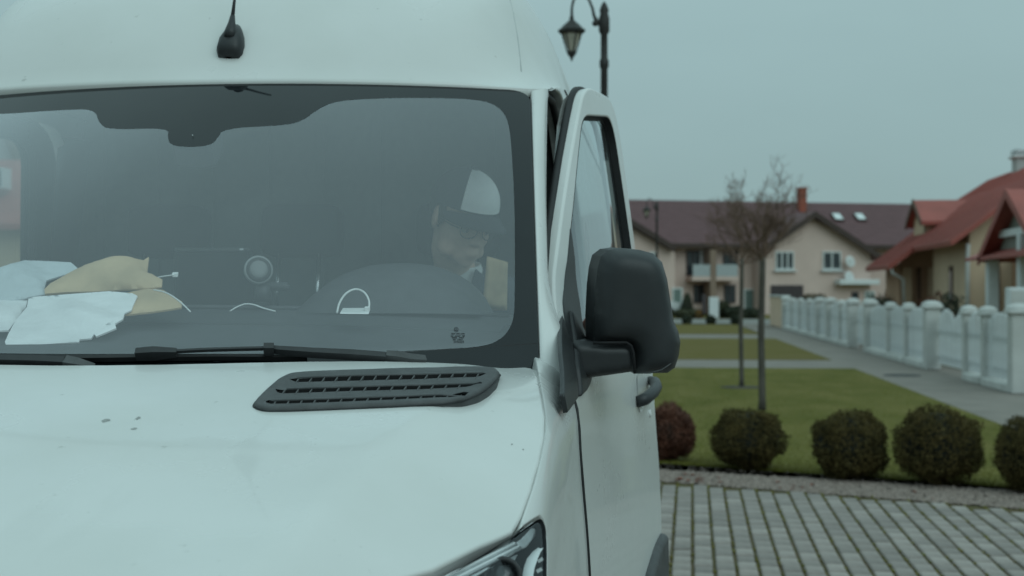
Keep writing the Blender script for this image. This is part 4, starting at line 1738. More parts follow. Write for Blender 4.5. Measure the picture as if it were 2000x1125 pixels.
def limb(mb, pts, rad, n=14):
    """tapered rounded limb"""
    P = [np.asarray(p, float) for p in pts]
    fine, fr = [], []
    for i in range(len(P) - 1):
        for k in np.linspace(0, 1, 7)[:-1]:
            fine.append(P[i] * (1 - k) + P[i + 1] * k)
            fr.append(rad[i] * (1 - k) + rad[i + 1] * k)
    fine.append(P[-1])
    fr.append(rad[-1])
    mb.tube(fine, fr, n)
    for p, r in zip(P, rad):
        ball(mb, p, r)
    return mb


def remesh(mb, name, m, parent, vox, smooth=6, label=None):
    o = mb.build(name, m, parent, label)
    md = o.modifiers.new('r', 'REMESH')
    md.mode = 'VOXEL'
    md.voxel_size = vox
    md.use_smooth_shade = True
    ms = o.modifiers.new('s', 'SMOOTH')
    ms.factor = .5
    ms.iterations = smooth
    apply_mods(o)
    return o


M_SKIN = mat('skin', (.66, .44, .34), .55, var=.10, scale=18, bump=.1, bscale=120)
M_HAIR = mat('dark_hair', (.025, .018, .013), .6, var=.4, scale=90, bump=.6, bscale=200)
M_JACKET = mat('navy_jacket', (.035, .045, .062), .85, var=.2, scale=20, bump=.5, bscale=160)
M_SHIRT = mat('white_shirt', (.62, .63, .63), .9, var=.06, scale=20, bump=.3, bscale=200)
M_TROUS = mat('dark_trousers', (.03, .032, .04), .9, var=.2, scale=20)
M_CAPW = mat('cap_white', (.78, .79, .79), .85, var=.05, scale=30, bump=.3, bscale=300)
M_CAPD = mat('cap_dark', (.02, .022, .027), .85, var=.2, scale=30, bump=.3, bscale=300)

HC = at(903, 432, 3.70)                                  # centre of the head
person = thing('person', 'driver in a white-fronted cap, glasses and navy jacket, looking down to the side', 'person', (HC[0] - .06, 3.95, .86))
# head frame: turned to his left (towards +X) and bowed
HR = rotm('Z', R(38)) @ rotm('X', R(20)) @ rotm('Y', R(4))      # local -Y is the face


def hd(x, y, z):
    return HC + HR @ np.array([x, y, z])


body = MB()
# skull, jaw, nose, brow, lips, ears, neck
ball(body, hd(0, .012, .035), (.076, .095, .088), HR, 24, 16)
ball(body, hd(0, -.018, -.02), (.064, .072, .085), HR, 24, 16)
ball(body, hd(0, -.045, -.078), (.040, .040, .030), HR)
ball(body, hd(0, -.066, -.096), (.020, .017, .016), HR)
for sg in (-1, 1):
    ball(body, hd(sg * .036, -.056, -.026), (.022, .018, .026), HR)
    ball(body, hd(sg * .047, -.022, -.07), (.018, .042, .026), HR)
    ball(body, hd(sg * .030, -.076, .024), (.026, .012, .009), HR)
    ball(body, hd(sg * .078, .012, .0), (.009, .022, .034), HR @ rotm('Z', sg * .3))
    ball(body, hd(sg * .009, -.098, -.032), (.010, .012, .009), HR)
limb(body, [hd(0, -.084, .012), hd(0, -.098, -.012), hd(0, -.112, -.030)], [.009, .010, .0115])
ball(body, hd(0, -.087, -.060), (.024, .010, .007), HR)
ball(body, hd(0, -.085, -.071), (.021, .010, .008), HR)
nk = hd(0, .028, -.085)
PX = HC[0] - .035
chest = np.array([PX - .01, 3.86, 1.38])
limb(body, [hd(0, .03, -.04), nk, np.array([PX, 3.83, 1.60]), np.array([PX, 3.86, 1.53])], [.056, .053, .058, .075])
pel = np.array([PX - .02, 3.93, .90])
limb(body, [np.array([PX, 3.87, 1.48]), chest, np.array([PX, 3.90, 1.10]), pel], [.10, .135, .125, .14])
shL, shR = np.array([PX + .19, 3.84, 1.50]), np.array([PX - .19, 3.86, 1.50])
elL, elR = np.array([PX + .215, 3.66, 1.19]), np.array([PX - .25, 3.68, 1.19])
wrL, wrR = np.array([PX + .10, 3.46, 1.36]), np.array([PX - .09, 3.44, 1.33])
limb(body, [shL, elL, wrL], [.05, .042, .026])
limb(body, [shR, elR, wrR], [.05, .042, .026])
limb(body, [np.array([PX - .19, 3.86, 1.50]), np.array([PX, 3.87, 1.52]), np.array([PX + .19, 3.84, 1.50])], [.055, .085, .055])
for sg in (-1, 1):
    limb(body, [pel + np.array([sg * .09, 0, -.02]), np.array([PX + sg * .13, 3.50, .93]), np.array([PX + sg * .13, 3.36, .60]), np.array([PX + sg * .13, 3.22, .56])], [.085, .06, .042, .035])


def hand(mb, wr, fwd, up, sg):
    fwd = fwd / np.linalg.norm(fwd)
    si = np.cross(fwd, up)
    si /= np.linalg.norm(si)
    up2 = np.cross(si, fwd)
    ball(mb, wr + fwd * .045, (.042, .042, .020), np.stack([si, fwd, up2], 1))
    for k, (o, L) in enumerate(((-.030, .066), (-.010, .078), (.010, .074), (.029, .058))):
        b = wr + fwd * .08 + si * o * sg
        m1 = b + fwd * L * .45 + up2 * .006
        m2 = m1 + fwd * L * .25 - up2 * .018
        m3 = m2 + fwd * L * .06 - up2 * .022
        limb(mb, [b - fwd * .02, m1, m2, m3], [.0095, .009, .0085, .0075], 8)
    t0 = wr + fwd * .03 - si * .034 * sg
    limb(mb, [t0, t0 + fwd * .025 - si * .020 * sg - up2 * .01, t0 + fwd * .05 - si * .020 * sg - up2 * .025], [.012, .0105, .0085], 8)


PAR = at(968, 555, 3.42)
hand(body, wrL, PAR + np.array([.03, .0, -.06]) - wrL, np.array([.6, 0, .6]), 1)
hand(body, wrR, PAR + np.array([-.06, 0, -.07]) - wrR, np.array([-.6, 0, .6]), -1)
remesh(body, 'body', M_SKIN, person, .0058, 14)
# jacket over torso and arms
jk = MB()
limb(jk, [np.array([PX, 3.875, 1.48]), chest, np.array([PX, 3.90, 1.10]), pel + np.array([0, 0, .02])], [.135, .165, .155, .165])
limb(jk, [shR + np.array([0, 0, .005]), np.array([PX - .08, 3.865, 1.535]), np.array([PX + .08, 3.86, 1.535]), shL + np.array([0, 0, .005])], [.068, .085, .085, .068])
limb(jk, [shL, elL, wrL * .92 + elL * .08], [.072, .058, .042])
limb(jk, [shR, elR, wrR * .92 + elR * .08], [.072, .058, .042])
rng_c = np.random.RandomState(4)
jo = remesh(jk, 'jacket', M_JACKET, person, .011, 4)
for v in jo.data.vertices:
    w_ = mnoise.noise(Vector(v.co) * 14) * .006 + mnoise.noise(Vector((v.co.x * 8, v.co.y * 20, v.co.z * 22))) * .005
    v.co += v.normal * w_
# open front of the jacket: the white shirt with its collar, two lapels
sh = MB()
cb = np.array([PX + .005, 3.825, 1.60])
for k, (r, z) in enumerate(((.066, 0),)):
    sh.lathe([(.088, -.05), (.079, -.015), (.070, .010), (.0655, .026), (.061, .026), (.062, -.03)], cb, 28, rotm('X', R(12)))
sh.build('shirt_collar', M_SHIRT, person)
sh = MB()
fr = [np.array([PX + dx, 3.70 + .9 * abs(dx) ** 1.6 + dy, z]) for dx, dy, z in ((-.07, .055, 1.60), (.07, .055, 1.60), (.055, .005, 1.49), (.0, -.012, 1.36), (-.055, .005, 1.49))]
sh.prism(fr, (0, .05, 0))
sh.build('shirt_front', M_SHIRT, person)
for sg in (-1, 1):
    lp = MB()
    q = [np.array([PX + sg * a, b, z]) for a, b, z in ((.062, 3.755, 1.61), (.105, 3.745, 1.575), (.085, 3.685, 1.48), (.012, 3.662, 1.33), (.035, 3.685, 1.48))]
    lp.prism(q, (0, .02, .004))
    lp.build('lapel', M_JACKET, person)
tr = MB()
for sg in (-1, 1):
    limb(tr, [pel + np.array([sg * .09, 0, -.02]), np.array([PX + sg * .13, 3.50, .93]), np.array([PX + sg * .13, 3.36, .62])], [.115, .085, .062])
remesh(tr, 'trousers', M_TROUS, person, .013, 4)
# hair below the cap
hr = MB()
ball(hr, hd(0, .028, .030), (.081, .092, .082), HR, 20, 14)
for sg in (-1, 1):
    ball(hr, hd(sg * .072, -.006, .020), (.010, .018, .034), HR)
hro = hr.build('hair', M_HAIR, person)
# cap: dark crown, white front panel, dark peak, button
def cap_pt(th, ph, k=1.0):
    return hd(.089 * k * math.cos(ph) * math.sin(th), .012 - .106 * k * math.cos(ph) * math.cos(th), .045 + .098 * k * math.sin(ph) ** .9 if ph > 0 else .045)


cp = MB()
cp.grid([[cap_pt(2 * math.pi * a / 36, math.pi / 2 * b / 10) for a in range(36)] for b in range(11)], closed=True, flip=False)
cpo = cp.build('cap_crown', M_CAPD, person)
fp = MB()
TH0, TH1 = R(-40), R(62)
fp.grid([[cap_pt(TH0 + (TH1 - TH0) * a / 16, math.pi / 2 * (.02 + .88 * b / 10), 1.03) for a in range(17)] for b in range(11)])
fp.build('cap_front', M_CAPW, cpo)
pk = MB()
rws = []
for b in range(7):
    t = b / 6
    row = []
    for a in range(17):
        th = R(-68) + R(136) * a / 16
        o = t * .075 * max(0, math.cos(th * 1.22)) ** .6
        p = np.array([.092 * math.sin(th), .012 - .109 * math.cos(th) - o, .047 - .30 * o - .014 * (math.sin(th)) ** 2 * (1 + t)])
        row.append(HC + HR @ p)
    rws.append(row)
pk.grid(rws)
low = [[p - HR @ np.array([0, 0, .004]) for p in r] for r in rws]
pk.grid(low, flip=True)
pk.build('cap_peak', M_CAPD, cpo)
MB().lathe([(.008, 0), (.006, .004), (0, .006)], hd(0, .012, .146), 10, HR).build('cap_button', M_CAPD, cpo)
# glasses and eyes
gl = MB()
for sg in (-1, 1):
    gl.tube([hd(sg * .032 + .0235 * math.cos(a), -.094 - .004 * math.cos(a) * sg * -1, -.002 + .019 * math.sin(a)) for a in np.linspace(0, 2 * math.pi, 21)], .0015, 6, cap=False)
    gl.tube([hd(sg * .0555, -.092, .003), hd(sg * .074, -.07, .005), hd(sg * .082, .01, .008)], .0015, 6)
gl.tube([hd(-.009, -.097, .002), hd(0, -.100, .004), hd(.009, -.097, .002)], .0015, 6)
gl.build('glasses', M_RUBBER, person)
for sg in (-1, 1):
    e = ball(MB(), hd(sg * .031, -.070, -.002), .0125, HR, 14, 10).build('eye', mat('eye_white', (.55, .55, .53), .3, var=.03), person)
    ball(MB(), hd(sg * .031 + .002, -.0805, -.004), (.0055, .003, .0055), HR, 10, 6).build('iris', M_VOID, e)
    limb(MB(), [hd(sg * .014, -.090, .020), hd(sg * .030, -.091, .025), hd(sg * .050, -.080, .019)], [.003, .0035, .002], 6).build('eyebrow', M_HAIR, person)
# parcel in his hands
mb = MB()
q = [at(942, 606, 3.40), at(990, 606, 3.40), at(992, 512, 3.44), at(951, 500, 3.44)]
n_ = 16
front, back = [], []
for i in range(n_ + 1):
    fr_, bk_ = [], []
    for j in range(n_ + 1):
        u, v = j / n_, i / n_
        p = (q[0] * (1 - u) + q[1] * u) * (1 - v) + (q[3] * (1 - u) + q[2] * u) * v
        e = min(u, 1 - u, v, 1 - v)
        k = math.sqrt(max(0, 1 - (1 - min(1, e / .3)) ** 2))
        nz_ = mnoise.noise(Vector((u * 3.1, v * 4.3, 7.7))) * .008
        fr_.append(p + np.array([0, -.022 * k + nz_, 0]))
        bk_.append(p + np.array([0, .022 * k, 0]))
    front.append(fr_)
    back.append(bk_)
mb.grid(front)
mb.grid(back, flip=True)
hp_ = mb.build('paper_mailer', M_KRAFT)
hp_.data.transform(Matrix.Translation(-Vector(q[0])))
hp_.location = q[0]
tagit(hp_, 'tan paper mailer held upright by the driver', 'parcel')

# ================================================================== GROUND, PAVING, LAWNS
M_SOIL = mat('soil', (.05, .042, .032), .95, var=.3, scale=3, bump=.5, bscale=20)
M_JOINT = mat('mossy_joint', (.075, .070, .016), .95, col2=(.10, .065, .035), scale=5, bump=.6, bscale=90)
M_BRICK = mat('grey_paver', (.275, .24, .22), .85, var=.16, scale=7, bump=.5, bscale=60, obj_random=.20)
M_LAWN = mat('lawn', (.094, .094, .020), .95, col2=(.158, .136, .044), scale=1.5, bump=.5, bscale=45, detail=8, stretch=(1, .45, 1), spec=.08)
M_LAWN2 = mat('lawn_far', (.125, .105, .030), .95, col2=(.15, .12, .045), scale=.6, bump=.4, bscale=30, spec=.08)
M_GRASS = mat('grass_blades', (.13, .135, .022), .8, col2=(.165, .155, .035), scale=.9, spec=.1)
M_PATH = mat('concrete_path', (.205, .178, .156), .9, var=.14, scale=1.5, bump=.3, bscale=60)
M_KERB = mat('kerb_stone', (.22, .22, .21), .9, var=.15, scale=4, bump=.3, bscale=40)
M_PEB = mat('pebbles', (.32, .255, .225), .8, col2=(.15, .115, .095), scale=26, bump=.3, bscale=80)
M_LEAFR = mat('fallen_leaf', (.20, .06, .035), .8, var=.4, scale=5)
M_MOSS = mat('moss', (.09, .09, .012), .95, col2=(.13, .10, .025), scale=9)

BD = np.array([math.cos(R(-24.4)), math.sin(R(-24.4))])          # direction of the planting bed's front edge
B0 = np.array([1.16, 11.42])


def bed_y(x, off=0.0):
    """Y of the bed edge line at x, moved back by off"""
    return B0[1] + (x - B0[0]) * BD[1] / BD[0] + off / BD[0]


def sheet(name, pts, z, m, label, cat, thick=0.0, kind='structure'):
    mb = MB()
    P = [np.array([x, y, z]) for x, y in pts]
    if thick:
        mb.prism([p - np.array([0, 0, thick]) for p in P], (0, 0, thick))
    else:
        mb.poly(P)
    return mb.build(name, m, None, label, cat, None, kind)


sheet('ground', [(-600, -200), (600, -200), (600, 1500), (-600, 1500)], -.06, M_SOIL, 'bare earth beneath everything, reaching to the horizon', 'ground')
XL, XR = -14.0, 30.0
drive = sheet('driveway', [(XL, -16), (XR, -16), (XR, bed_y(XR)), (XL, bed_y(XL))], -.012, M_JOINT, 'driveway of long grey pavers with mossy joints under the van', 'driveway')
# pavers in long straight rows
RA = R(1.6)
rdir = np.array([math.sin(RA), math.cos(RA)])
rside = np.array([math.cos(RA), -math.sin(RA)])
ORG = np.array([1.1 + .004, 0.0])
PW, PL = .123, .205


def paver_mesh(name, w, l):
    b = MB()
    h = .03
    g = .006
    t = [(-w / 2, -l / 2), (w / 2, -l / 2), (w / 2, l / 2), (-w / 2, l / 2)]
    v = [(x, y, -h) for x, y in t] + [(x, y, -g) for x, y in t] + [(x - math.copysign(g, x), y - math.copysign(g, y), 0) for x, y in t]
    f = [(8, 9, 10, 11)]
    for i in range(4):
        j = (i + 1) % 4
        f += [(i, j, 4 + j, 4 + i), (4 + i, 4 + j, 8 + j, 8 + i)]
    b.add(v, f, True)
    return b.mesh(name, M_BRICK)


pm = paver_mesh('paver', PW - .018, PL - .018)
near, rest = [], []
for i in range(-60, 120):
    off = random.random() * PL
    for j in range(-30, 75):
        c = ORG + rside * (i * PW + PW / 2) + rdir * (j * PL + off)
        if c[0] < -4.5 or c[0] > 10 or c[1] < -3:
            continue
        ex = c + rdir * (PL / 2)
        if ex[1] > bed_y(c[0]) - .03 - .06 * random.random():
            continue
        px, py = proj((c[0], c[1], 0))
        vis = c[1] > 5.5 and 1275 < px < 2040 and 920 < py < 1160
        (near if vis else rest).append((c, -py))
near.sort(key=lambda t: t[1])
rest += near[300:]
for c, _ in near[:300]:
    place('paver', pm, drive, (c[0], c[1], random.uniform(-.003, .003)), (random.uniform(-.012, .012), random.uniform(-.012, .012), -RA + random.uniform(-.012, .012)), (random.uniform(.95, 1.01), 1, 1))
mb = MB()
pv = np.array([tuple(v.co) for v in pm.vertices])
pf = [tuple(p.vertices) for p in pm.polygons]
for c, _ in rest:
    a = -RA + random.uniform(-.01, .01)
    ca, sa = math.cos(a), math.sin(a)
    q = np.stack([pv[:, 0] * ca - pv[:, 1] * sa + c[0], pv[:, 0] * sa + pv[:, 1] * ca + c[1], pv[:, 2] + random.uniform(-.003, .003)], 1)
    mb.add(q, pf, True)
mb.build('paver_field', M_BRICK, drive, kind='stuff')
# moss tufts in the joints close to the bed
mb = MB()
for k in range(2600):
    i = random.randint(-3, 34)
    d = random.random() ** 1.6 * 4.6
    x = ORG[0] + i * PW
    c = np.array([x, bed_y(x)]) - rdir * d + rside * random.gauss(0, .006)
    c[0] = ORG[0] + (rside * (i * PW) + rdir * c[1])[0] + random.gauss(0, .005)
    if random.random() > .35 + .65 * (mnoise.noise(Vector((c[0] * 3, c[1] * 1.7, 2))) + .4):
        continue
    r = random.uniform(.006, .016)
    ball(mb, (c[0], c[1], -.008), (r, r * 1.5, r * .7), None, 6, 4)
mb.build('moss', M_MOSS, drive, kind='stuff')

# gravel bed strip with pebbles and a few fallen leaves
BW = .95
bed = sheet('planting_bed', [(XL, bed_y(XL) + .002), (XR, bed_y(XR) + .002), (XR, bed_y(XR, BW)), (XL, bed_y(XL, BW))], -.008, mat('bed_soil', (.09, .07, .058), .95, var=.3, scale=9, bump=.6, bscale=40), 'strip of gravel and dark soil along the pavers under the bushes', 'planting bed')
mb = MB()
oct_v = np.array([(1, 0, 0), (0, 1, 0), (-1, 0, 0), (0, -1, 0), (0, 0, 1), (0, 0, -1)], float)
oct_f = [(0, 1, 4), (1, 2, 4), (2, 3, 4), (3, 0, 4), (1, 0, 5), (2, 1, 5), (3, 2, 5), (0, 3, 5)]
for k in range(12000):
    x = random.uniform(-.6, 5.2)
    o = random.uniform(-.03, BW - .02)
    r = random.uniform(.010, .024)
    q = oct_v * np.array([r * random.uniform(.8, 1.5), r * random.uniform(.8, 1.3), r * random.uniform(.5, .9)]) + np.random.uniform(-.2, .2, (6, 3)) * r
    a = random.random() * 6.3
    q = q @ rotm('Z', a).T + np.array([x, bed_y(x, o), -.008 + r * .3])
    mb.add(q, oct_f, True)
mb.build('gravel', M_PEB, None, 'loose pinkish-grey gravel spread between pavers and lawn', 'gravel', None, 'stuff')
mb = MB()
for k in range(30):
    x = random.choice([1.45, 2.25, 2.3, 3.1, 3.9, 1.5]) + random.gauss(0, .12)
    c = np.array([x, bed_y(x, random.uniform(.0, .4)), .012])
    a = random.random() * 6.3
    s = random.uniform(.02, .04)
    q = [c + rotm('Z', a) @ np.array(v) * s for v in ((-1, 0, 0), (0, -.5, .3), (1, 0, 0), (0, .5, .35))]
    mb.add(q, [(0, 1, 2), (0, 2, 3)], True)
mb.build('fallen_leaves', M_LEAFR, None, 'scattered reddish fallen leaves on the gravel', 'leaves', None, 'stuff')

PXE = 5.12                                            # lawn edge along the footpath
FX = 6.66                                             # fence line
Y1, Y2, Y3, Y4, Y5 = 28.3, 31.9, 46.3, 51.0, 66.0
sheet('lawn', [(XL - 30, bed_y(XL - 30, BW)), (PXE, bed_y(PXE, BW)), (PXE, Y1), (XL - 30, Y1)], .012, M_LAWN, 'near mown green lawn behind the row of round bushes', 'lawn', .05)
sheet('lawn', [(XL - 30, Y2), (PXE, Y2), (PXE, Y3), (XL - 30, Y3)], .012, M_LAWN2, 'middle lawn between the two crossing paths', 'lawn', .05)
sheet('lawn', [(XL - 30, Y4), (PXE - .1, Y4), (PXE - .1, Y5), (XL - 30, Y5)], .012, M_LAWN2, 'farthest lawn strip before the road', 'lawn', .05)
sheet('footpath', [(PXE + .002, bed_y(PXE) + .01), (FX + .5, bed_y(FX + .5) + .01), (FX + .5, 68), (PXE + .002, 68)], -.004, M_PATH, 'grey paved footpath running beside the white fence', 'path')
sheet('crossing_path', [(XL - 30, Y1), (PXE, Y1), (PXE, Y2), (XL - 30, Y2)], -.002, M_PATH, 'pale path crossing the lawn, nearer one', 'path')
sheet('crossing_path', [(XL - 30, Y3), (PXE, Y3), (PXE, Y4), (XL - 30, Y4)], -.002, M_PATH, 'pale path crossing the lawn, farther one', 'path')
sheet('road', [(-120, 68.01), (160, 68.01), (160, 80), (-120, 80)], -.004, mat('pale_asphalt', (.19, .185, .17), .9, var=.12, scale=.6, bump=.3, bscale=20), 'pale road in front of the far terraced house', 'road')
sheet('front_garden', [(-120, 80.01), (160, 80.01), (160, 140), (-120, 140)], .0, M_LAWN2, 'front gardens of the far terraced house', 'garden')
sheet('garden', [(FX + .502, -16 + 24), (60, 8), (60, 68), (FX + .502, 68)], .004, M_LAWN2, 'garden ground behind the white fence', 'garden')
# grass blades on the near lawn
NB = 60000
gx = rng.uniform(-1.5, PXE + .02, NB)
gt = rng.uniform(0, 1, NB) ** 2.6
ylo = np.array([bed_y(x, BW) for x in gx])
gy = ylo + gt * (Y1 - ylo)
gh = rng.uniform(.010, .022, NB)
ga = rng.uniform(0, 6.283, NB)
gw = rng.uniform(.002, .004, NB)
lean = rng.normal(0, .012, (NB, 2))
V = np.zeros((NB, 3, 3))
V[:, 0] = np.stack([gx - np.cos(ga) * gw, gy - np.sin(ga) * gw, np.full(NB, .011)], 1)
V[:, 1] = np.stack([gx + np.cos(ga) * gw, gy + np.sin(ga) * gw, np.full(NB, .011)], 1)
V[:, 2] = np.stack([gx + lean[:, 0], gy + lean[:, 1], .011 + gh], 1)
me = bpy.data.meshes.new('grass')
me.from_pydata(V.reshape(-1, 3).tolist(), [], np.arange(NB * 3).reshape(-1, 3).tolist())
me.materials.append(M_GRASS)
o = bpy.data.objects.new('grass', me)
C.objects.link(o)
tagit(o, 'short green grass growing on the near lawn', 'grass', None, 'stuff')
# manhole cover on the footpath
mhp = ground_at(1762, 733)
MB().lathe([(.34, -.01), (.34, .006), (.30, .006), (.30, .001), (0, .001)], (mhp[0], mhp[1], 0), 24).build('manhole_cover', mat('cast_iron', (.05, .05, .05), .7, var=.2), None, 'dark round manhole cover in the footpath', 'manhole cover')

# ---- round clipped bushes
M_BOX = mat('box_leaf', (.060, .050, .020), .9, col2=(.095, .070, .026), scale=5, spec=.1)
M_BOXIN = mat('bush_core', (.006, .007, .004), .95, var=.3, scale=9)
M_RED = mat('russet_leaf', (.14, .045, .022), .75, col2=(.075, .026, .015), scale=6)
M_TWIG = mat('bush_stem', (.05, .035, .025), .9, var=.3, scale=9)


def leaf_cloud(c, r, n, size, seed, squash=.45, shell=.72):
    """leaf-sized faces spread through an uneven rounded volume"""
    rs = np.random.RandomState(seed)
    d = rs.normal(size=(n, 3))
    d /= np.linalg.norm(d, axis=1)[:, None]
    lump = np.array([1 + .20 * mnoise.noise(Vector(q * 1.7) + Vector((seed, 0, 0))) + .09 * mnoise.noise(Vector(q * 5.5) + Vector((0, seed, 0))) for q in d])
    rad = lump * (shell + (1 - shell) * rs.rand(n) ** .6) * (1 + .03 * rs.normal(size=n))
    e = np.sign(d) * np.abs(d) ** .82
    e /= np.maximum(1e-6, np.linalg.norm(e, axis=1))[:, None] ** .6
    P = e * rad[:, None] * np.asarray(r) + np.asarray(c)
    A = rs.normal(size=(n, 3))
    A /= np.linalg.norm(A, axis=1)[:, None]
    B = np.cross(A, d + rs.normal(size=(n, 3)) * .6)
    B /= np.linalg.norm(B, axis=1)[:, None] + 1e-9
    s = size * rs.uniform(.6, 1.3, n)[:, None]
    V = np.stack([P - A * s, P + B * s * squash, P + A * s, P - B * s * squash], 1)
    return V.reshape(-1, 3), np.arange(n * 4).reshape(-1, 4)


def cloud_obj(name, V, F, m, parent):
    M = ROOTM[parent.name]
    me = bpy.data.meshes.new(name)
    lo = np.array(M.translation)
    me.from_pydata((V - lo).tolist(), [], F.tolist())
    me.materials.append(m)
    o = bpy.data.objects.new(name, me)
    C.objects.link(o)
    o.parent = parent
    return o


def bush(px, py_base, w_px, py_top, label, m, seed, dense=16000, grp='round clipped bushes in a row'):
    g = ground_at(px, py_base - 6)
    dep = (g - EYE) @ FWD
    w = w_px / FPX * dep / 2
    h = (py_base - py_top) / FPX * dep / 2
    t = thing('round_bush', label, 'bush', (g[0], g[1], 0), 0, grp)
    c = (g[0], g[1] + w * .2, h * 1.0)
    V, F = leaf_cloud(c, (w * .93, w * .93, h * .97), dense, .0125, seed, shell=.80)
    cloud_obj('foliage', V, F, m, t)
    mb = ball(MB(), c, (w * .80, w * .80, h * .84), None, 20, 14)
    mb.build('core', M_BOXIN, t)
    mb = MB()
    for k in range(5):
        a = k * 1.3
        mb.tube([(g[0] + .02 * math.cos(a), g[1] + w * .2 + .02 * math.sin(a), -.02), (g[0] + w * .4 * math.cos(a), g[1] + w * .2 + w * .4 * math.sin(a), h)], [.012, .005], 6)
    mb.build('stem', M_TWIG, t)
    return t


bush(1308, 908, 104, 795, 'russet-brown bush half hidden by the open van door', M_RED, 1)
bush(1462, 925, 152, 802, 'dark green round bush in front of the thicker tree trunk', M_BOX, 2)
bush(1660, 943, 168, 808, 'dark green round bush with a flattened top, third from the van', M_BOX, 3)
bush(1836, 955, 178, 802, 'largest dark green round bush, fourth from the van', M_BOX, 4)
bush(2032, 972, 172, 820, 'dark green bush cut off by the right photo edge', M_BOX, 5)

# ---- bare young trees on the lawn
M_BARK = mat('bark', (.075, .066, .055), .95, var=.35, scale=12, bump=.7, bscale=60, stretch=(1, 1, .3))
M_BRANCH = mat('branch_bark', (.16, .10, .075), .95, var=.3, scale=9)


def bare_tree(px, base_y, trunk_px, fork_y, top_y, w_px, label, seed, levels=5, extra=1.0):
    g = ground_at(px, base_y)
    dep = (g - EYE) @ FWD
    t = thing('bare_tree', label, 'tree', (g[0], g[1], 0), 0, 'bare young trees on the lawn')
    rs = random.Random(seed)
    fz = CAM_Z + (HORIZON - fork_y) / FPX * dep
    tz = CAM_Z + (HORIZON - top_y) / FPX * dep
    rw = w_px / FPX * dep / 2
    r0 = trunk_px / FPX * dep / 2
    mb = MB()
    mb.tube([(g[0], g[1], -.02), (g[0] + .005, g[1], .15), (g[0] - .01, g[1], fz * .5), (g[0] + .012, g[1] + .01, fz), (g[0] + .01, g[1], fz + .12)], [r0 * 1.35, r0 * 1.08, r0, r0 * .9, r0 * .6], 12)
    mb.build('trunk', M_BARK, t)
    br, tw = MB(), MB()
    H = tz - fz

    def grow(p, d, L, r, lev):
        n = 4
        pts, rr = [p], [r]
        for k in range(n):
            d = d + np.array([rs.gauss(0, .10), rs.gauss(0, .10), .07 + rs.gauss(0, .05)])
            d = d / np.linalg.norm(d)
            p = p + d * L / n
            pts.append(p)
            rr.append(r * (1 - .55 * (k + 1) / n))
        rr = [max(q, .0021) for q in rr]
        (br if lev < 2 else tw).tube(pts, rr, 6 if lev < 2 else 3, cap=False)
        if lev >= levels or L < .05:
            return
        for k in range(rs.choice([4, 4, 5] if lev == 0 else [3, 3, 4])):
            i = rs.randint(1, n)
            a = rs.random() * 6.283
            q = np.cross(d, [math.cos(a), math.sin(a), .3])
            q /= np.linalg.norm(q) + 1e-9
            nd = d * rs.uniform(.45, .9) + q * rs.uniform(.5, .85)
            nd[2] = max(nd[2], .12)
            grow(pts[i], nd / np.linalg.norm(nd), L * rs.uniform(.5, .72), rr[i] * .62, lev + 1)

    for k in range(int(7 * extra)):
        a = k * 2.399 + rs.random() * .5
        z = fz + H * .14 * rs.random() - .05
        sp = rs.uniform(.55, 1.25)
        d = np.array([math.cos(a) * sp, math.sin(a) * sp, 1.0])
        L = min(rw * .95 / (sp / math.hypot(sp, 1)), H * .75) * rs.uniform(.5, .72)
        grow(np.array([g[0] + .008, g[1], z]), d / np.linalg.norm(d), L * 1.12, r0 * .42, 0)
    grow(np.array([g[0] + .01, g[1], fz + .08]), np.array([0, 0, 1.0]), H * .60, r0 * .5, 0)
    br.build('branches', M_BRANCH, t)
    tw.build('twigs', M_BRANCH, t, kind='stuff')
    return t


bare_tree(1488, 803, 13, 512, 352, 205, 'bare young tree with the thicker trunk, rising behind a round bush', 5, levels=4, extra=1.15)
bare_tree(1448, 757, 8.5, 520, 372, 130, 'thin bare sapling standing left of the thicker tree', 9, levels=4, extra=.8)
mh2 = ground_at(1448, 758)
MB().lathe([(.34, -.01), (.34, .016), (.1, .022), (0, .022)], (mh2[0], mh2[1], 0), 20).build('tree_pit', M_SOIL, None, 'round patch of bare soil at the foot of the thin sapling', 'soil patch', None, 'structure')

# ================================================================== FENCE
M_FENCE = mat('white_fence_paint', (.60, .62, .63), .7, var=.08, scale=3, bump=.2, bscale=30, obj_random=.06)
M_POST = mat('white_post', (.50, .50, .485), .8, var=.10, scale=2.5, bump=.3, bscale=30)
M_PLINTH = mat('plinth_concrete', (.52, .52, .50), .9, var=.15, scale=3, bump=.3, bscale=30)
pick = MB()
pick.prism([(-.011, -.036, 0), (-.011, .036, 0), (-.011, .036, .965), (-.011, .018, .99), (-.011, -.018, .99), (-.011, -.036, .965)], (.022, 0, 0))
pick_me = pick.mesh('picket', M_FENCE)


def post_mesh(w, h):
    b = MB()
    b.box((0, 0, h / 2), (w, w, h), bev=.015)
    return b.mesh('post', M_POST)


def cap_mesh(w):
    b = MB()
    e = w / 2 + .045
    b.box((0, 0, .02), (e * 2, e * 2, .05), bev=.012)
    rws = []
    for k in range(6):
        a = k / 5 * math.pi / 2
        r, z = e * .93 * math.cos(a) ** .8, .045 + .11 * math.sin(a)
        rws.append([(sx * r, sy * r, z) for sx, sy in ((-1, -1), (0, -1), (1, -1), (1, 0), (1, 1), (0, 1), (-1, 1), (-1, 0))])
    b.grid(rws, closed=True)
    return b.mesh('cap', M_POST)


POST = {.20: (post_mesh(.20, 1.16), cap_mesh(.20)), .30: (post_mesh(.30, 1.22), cap_mesh(.30))}


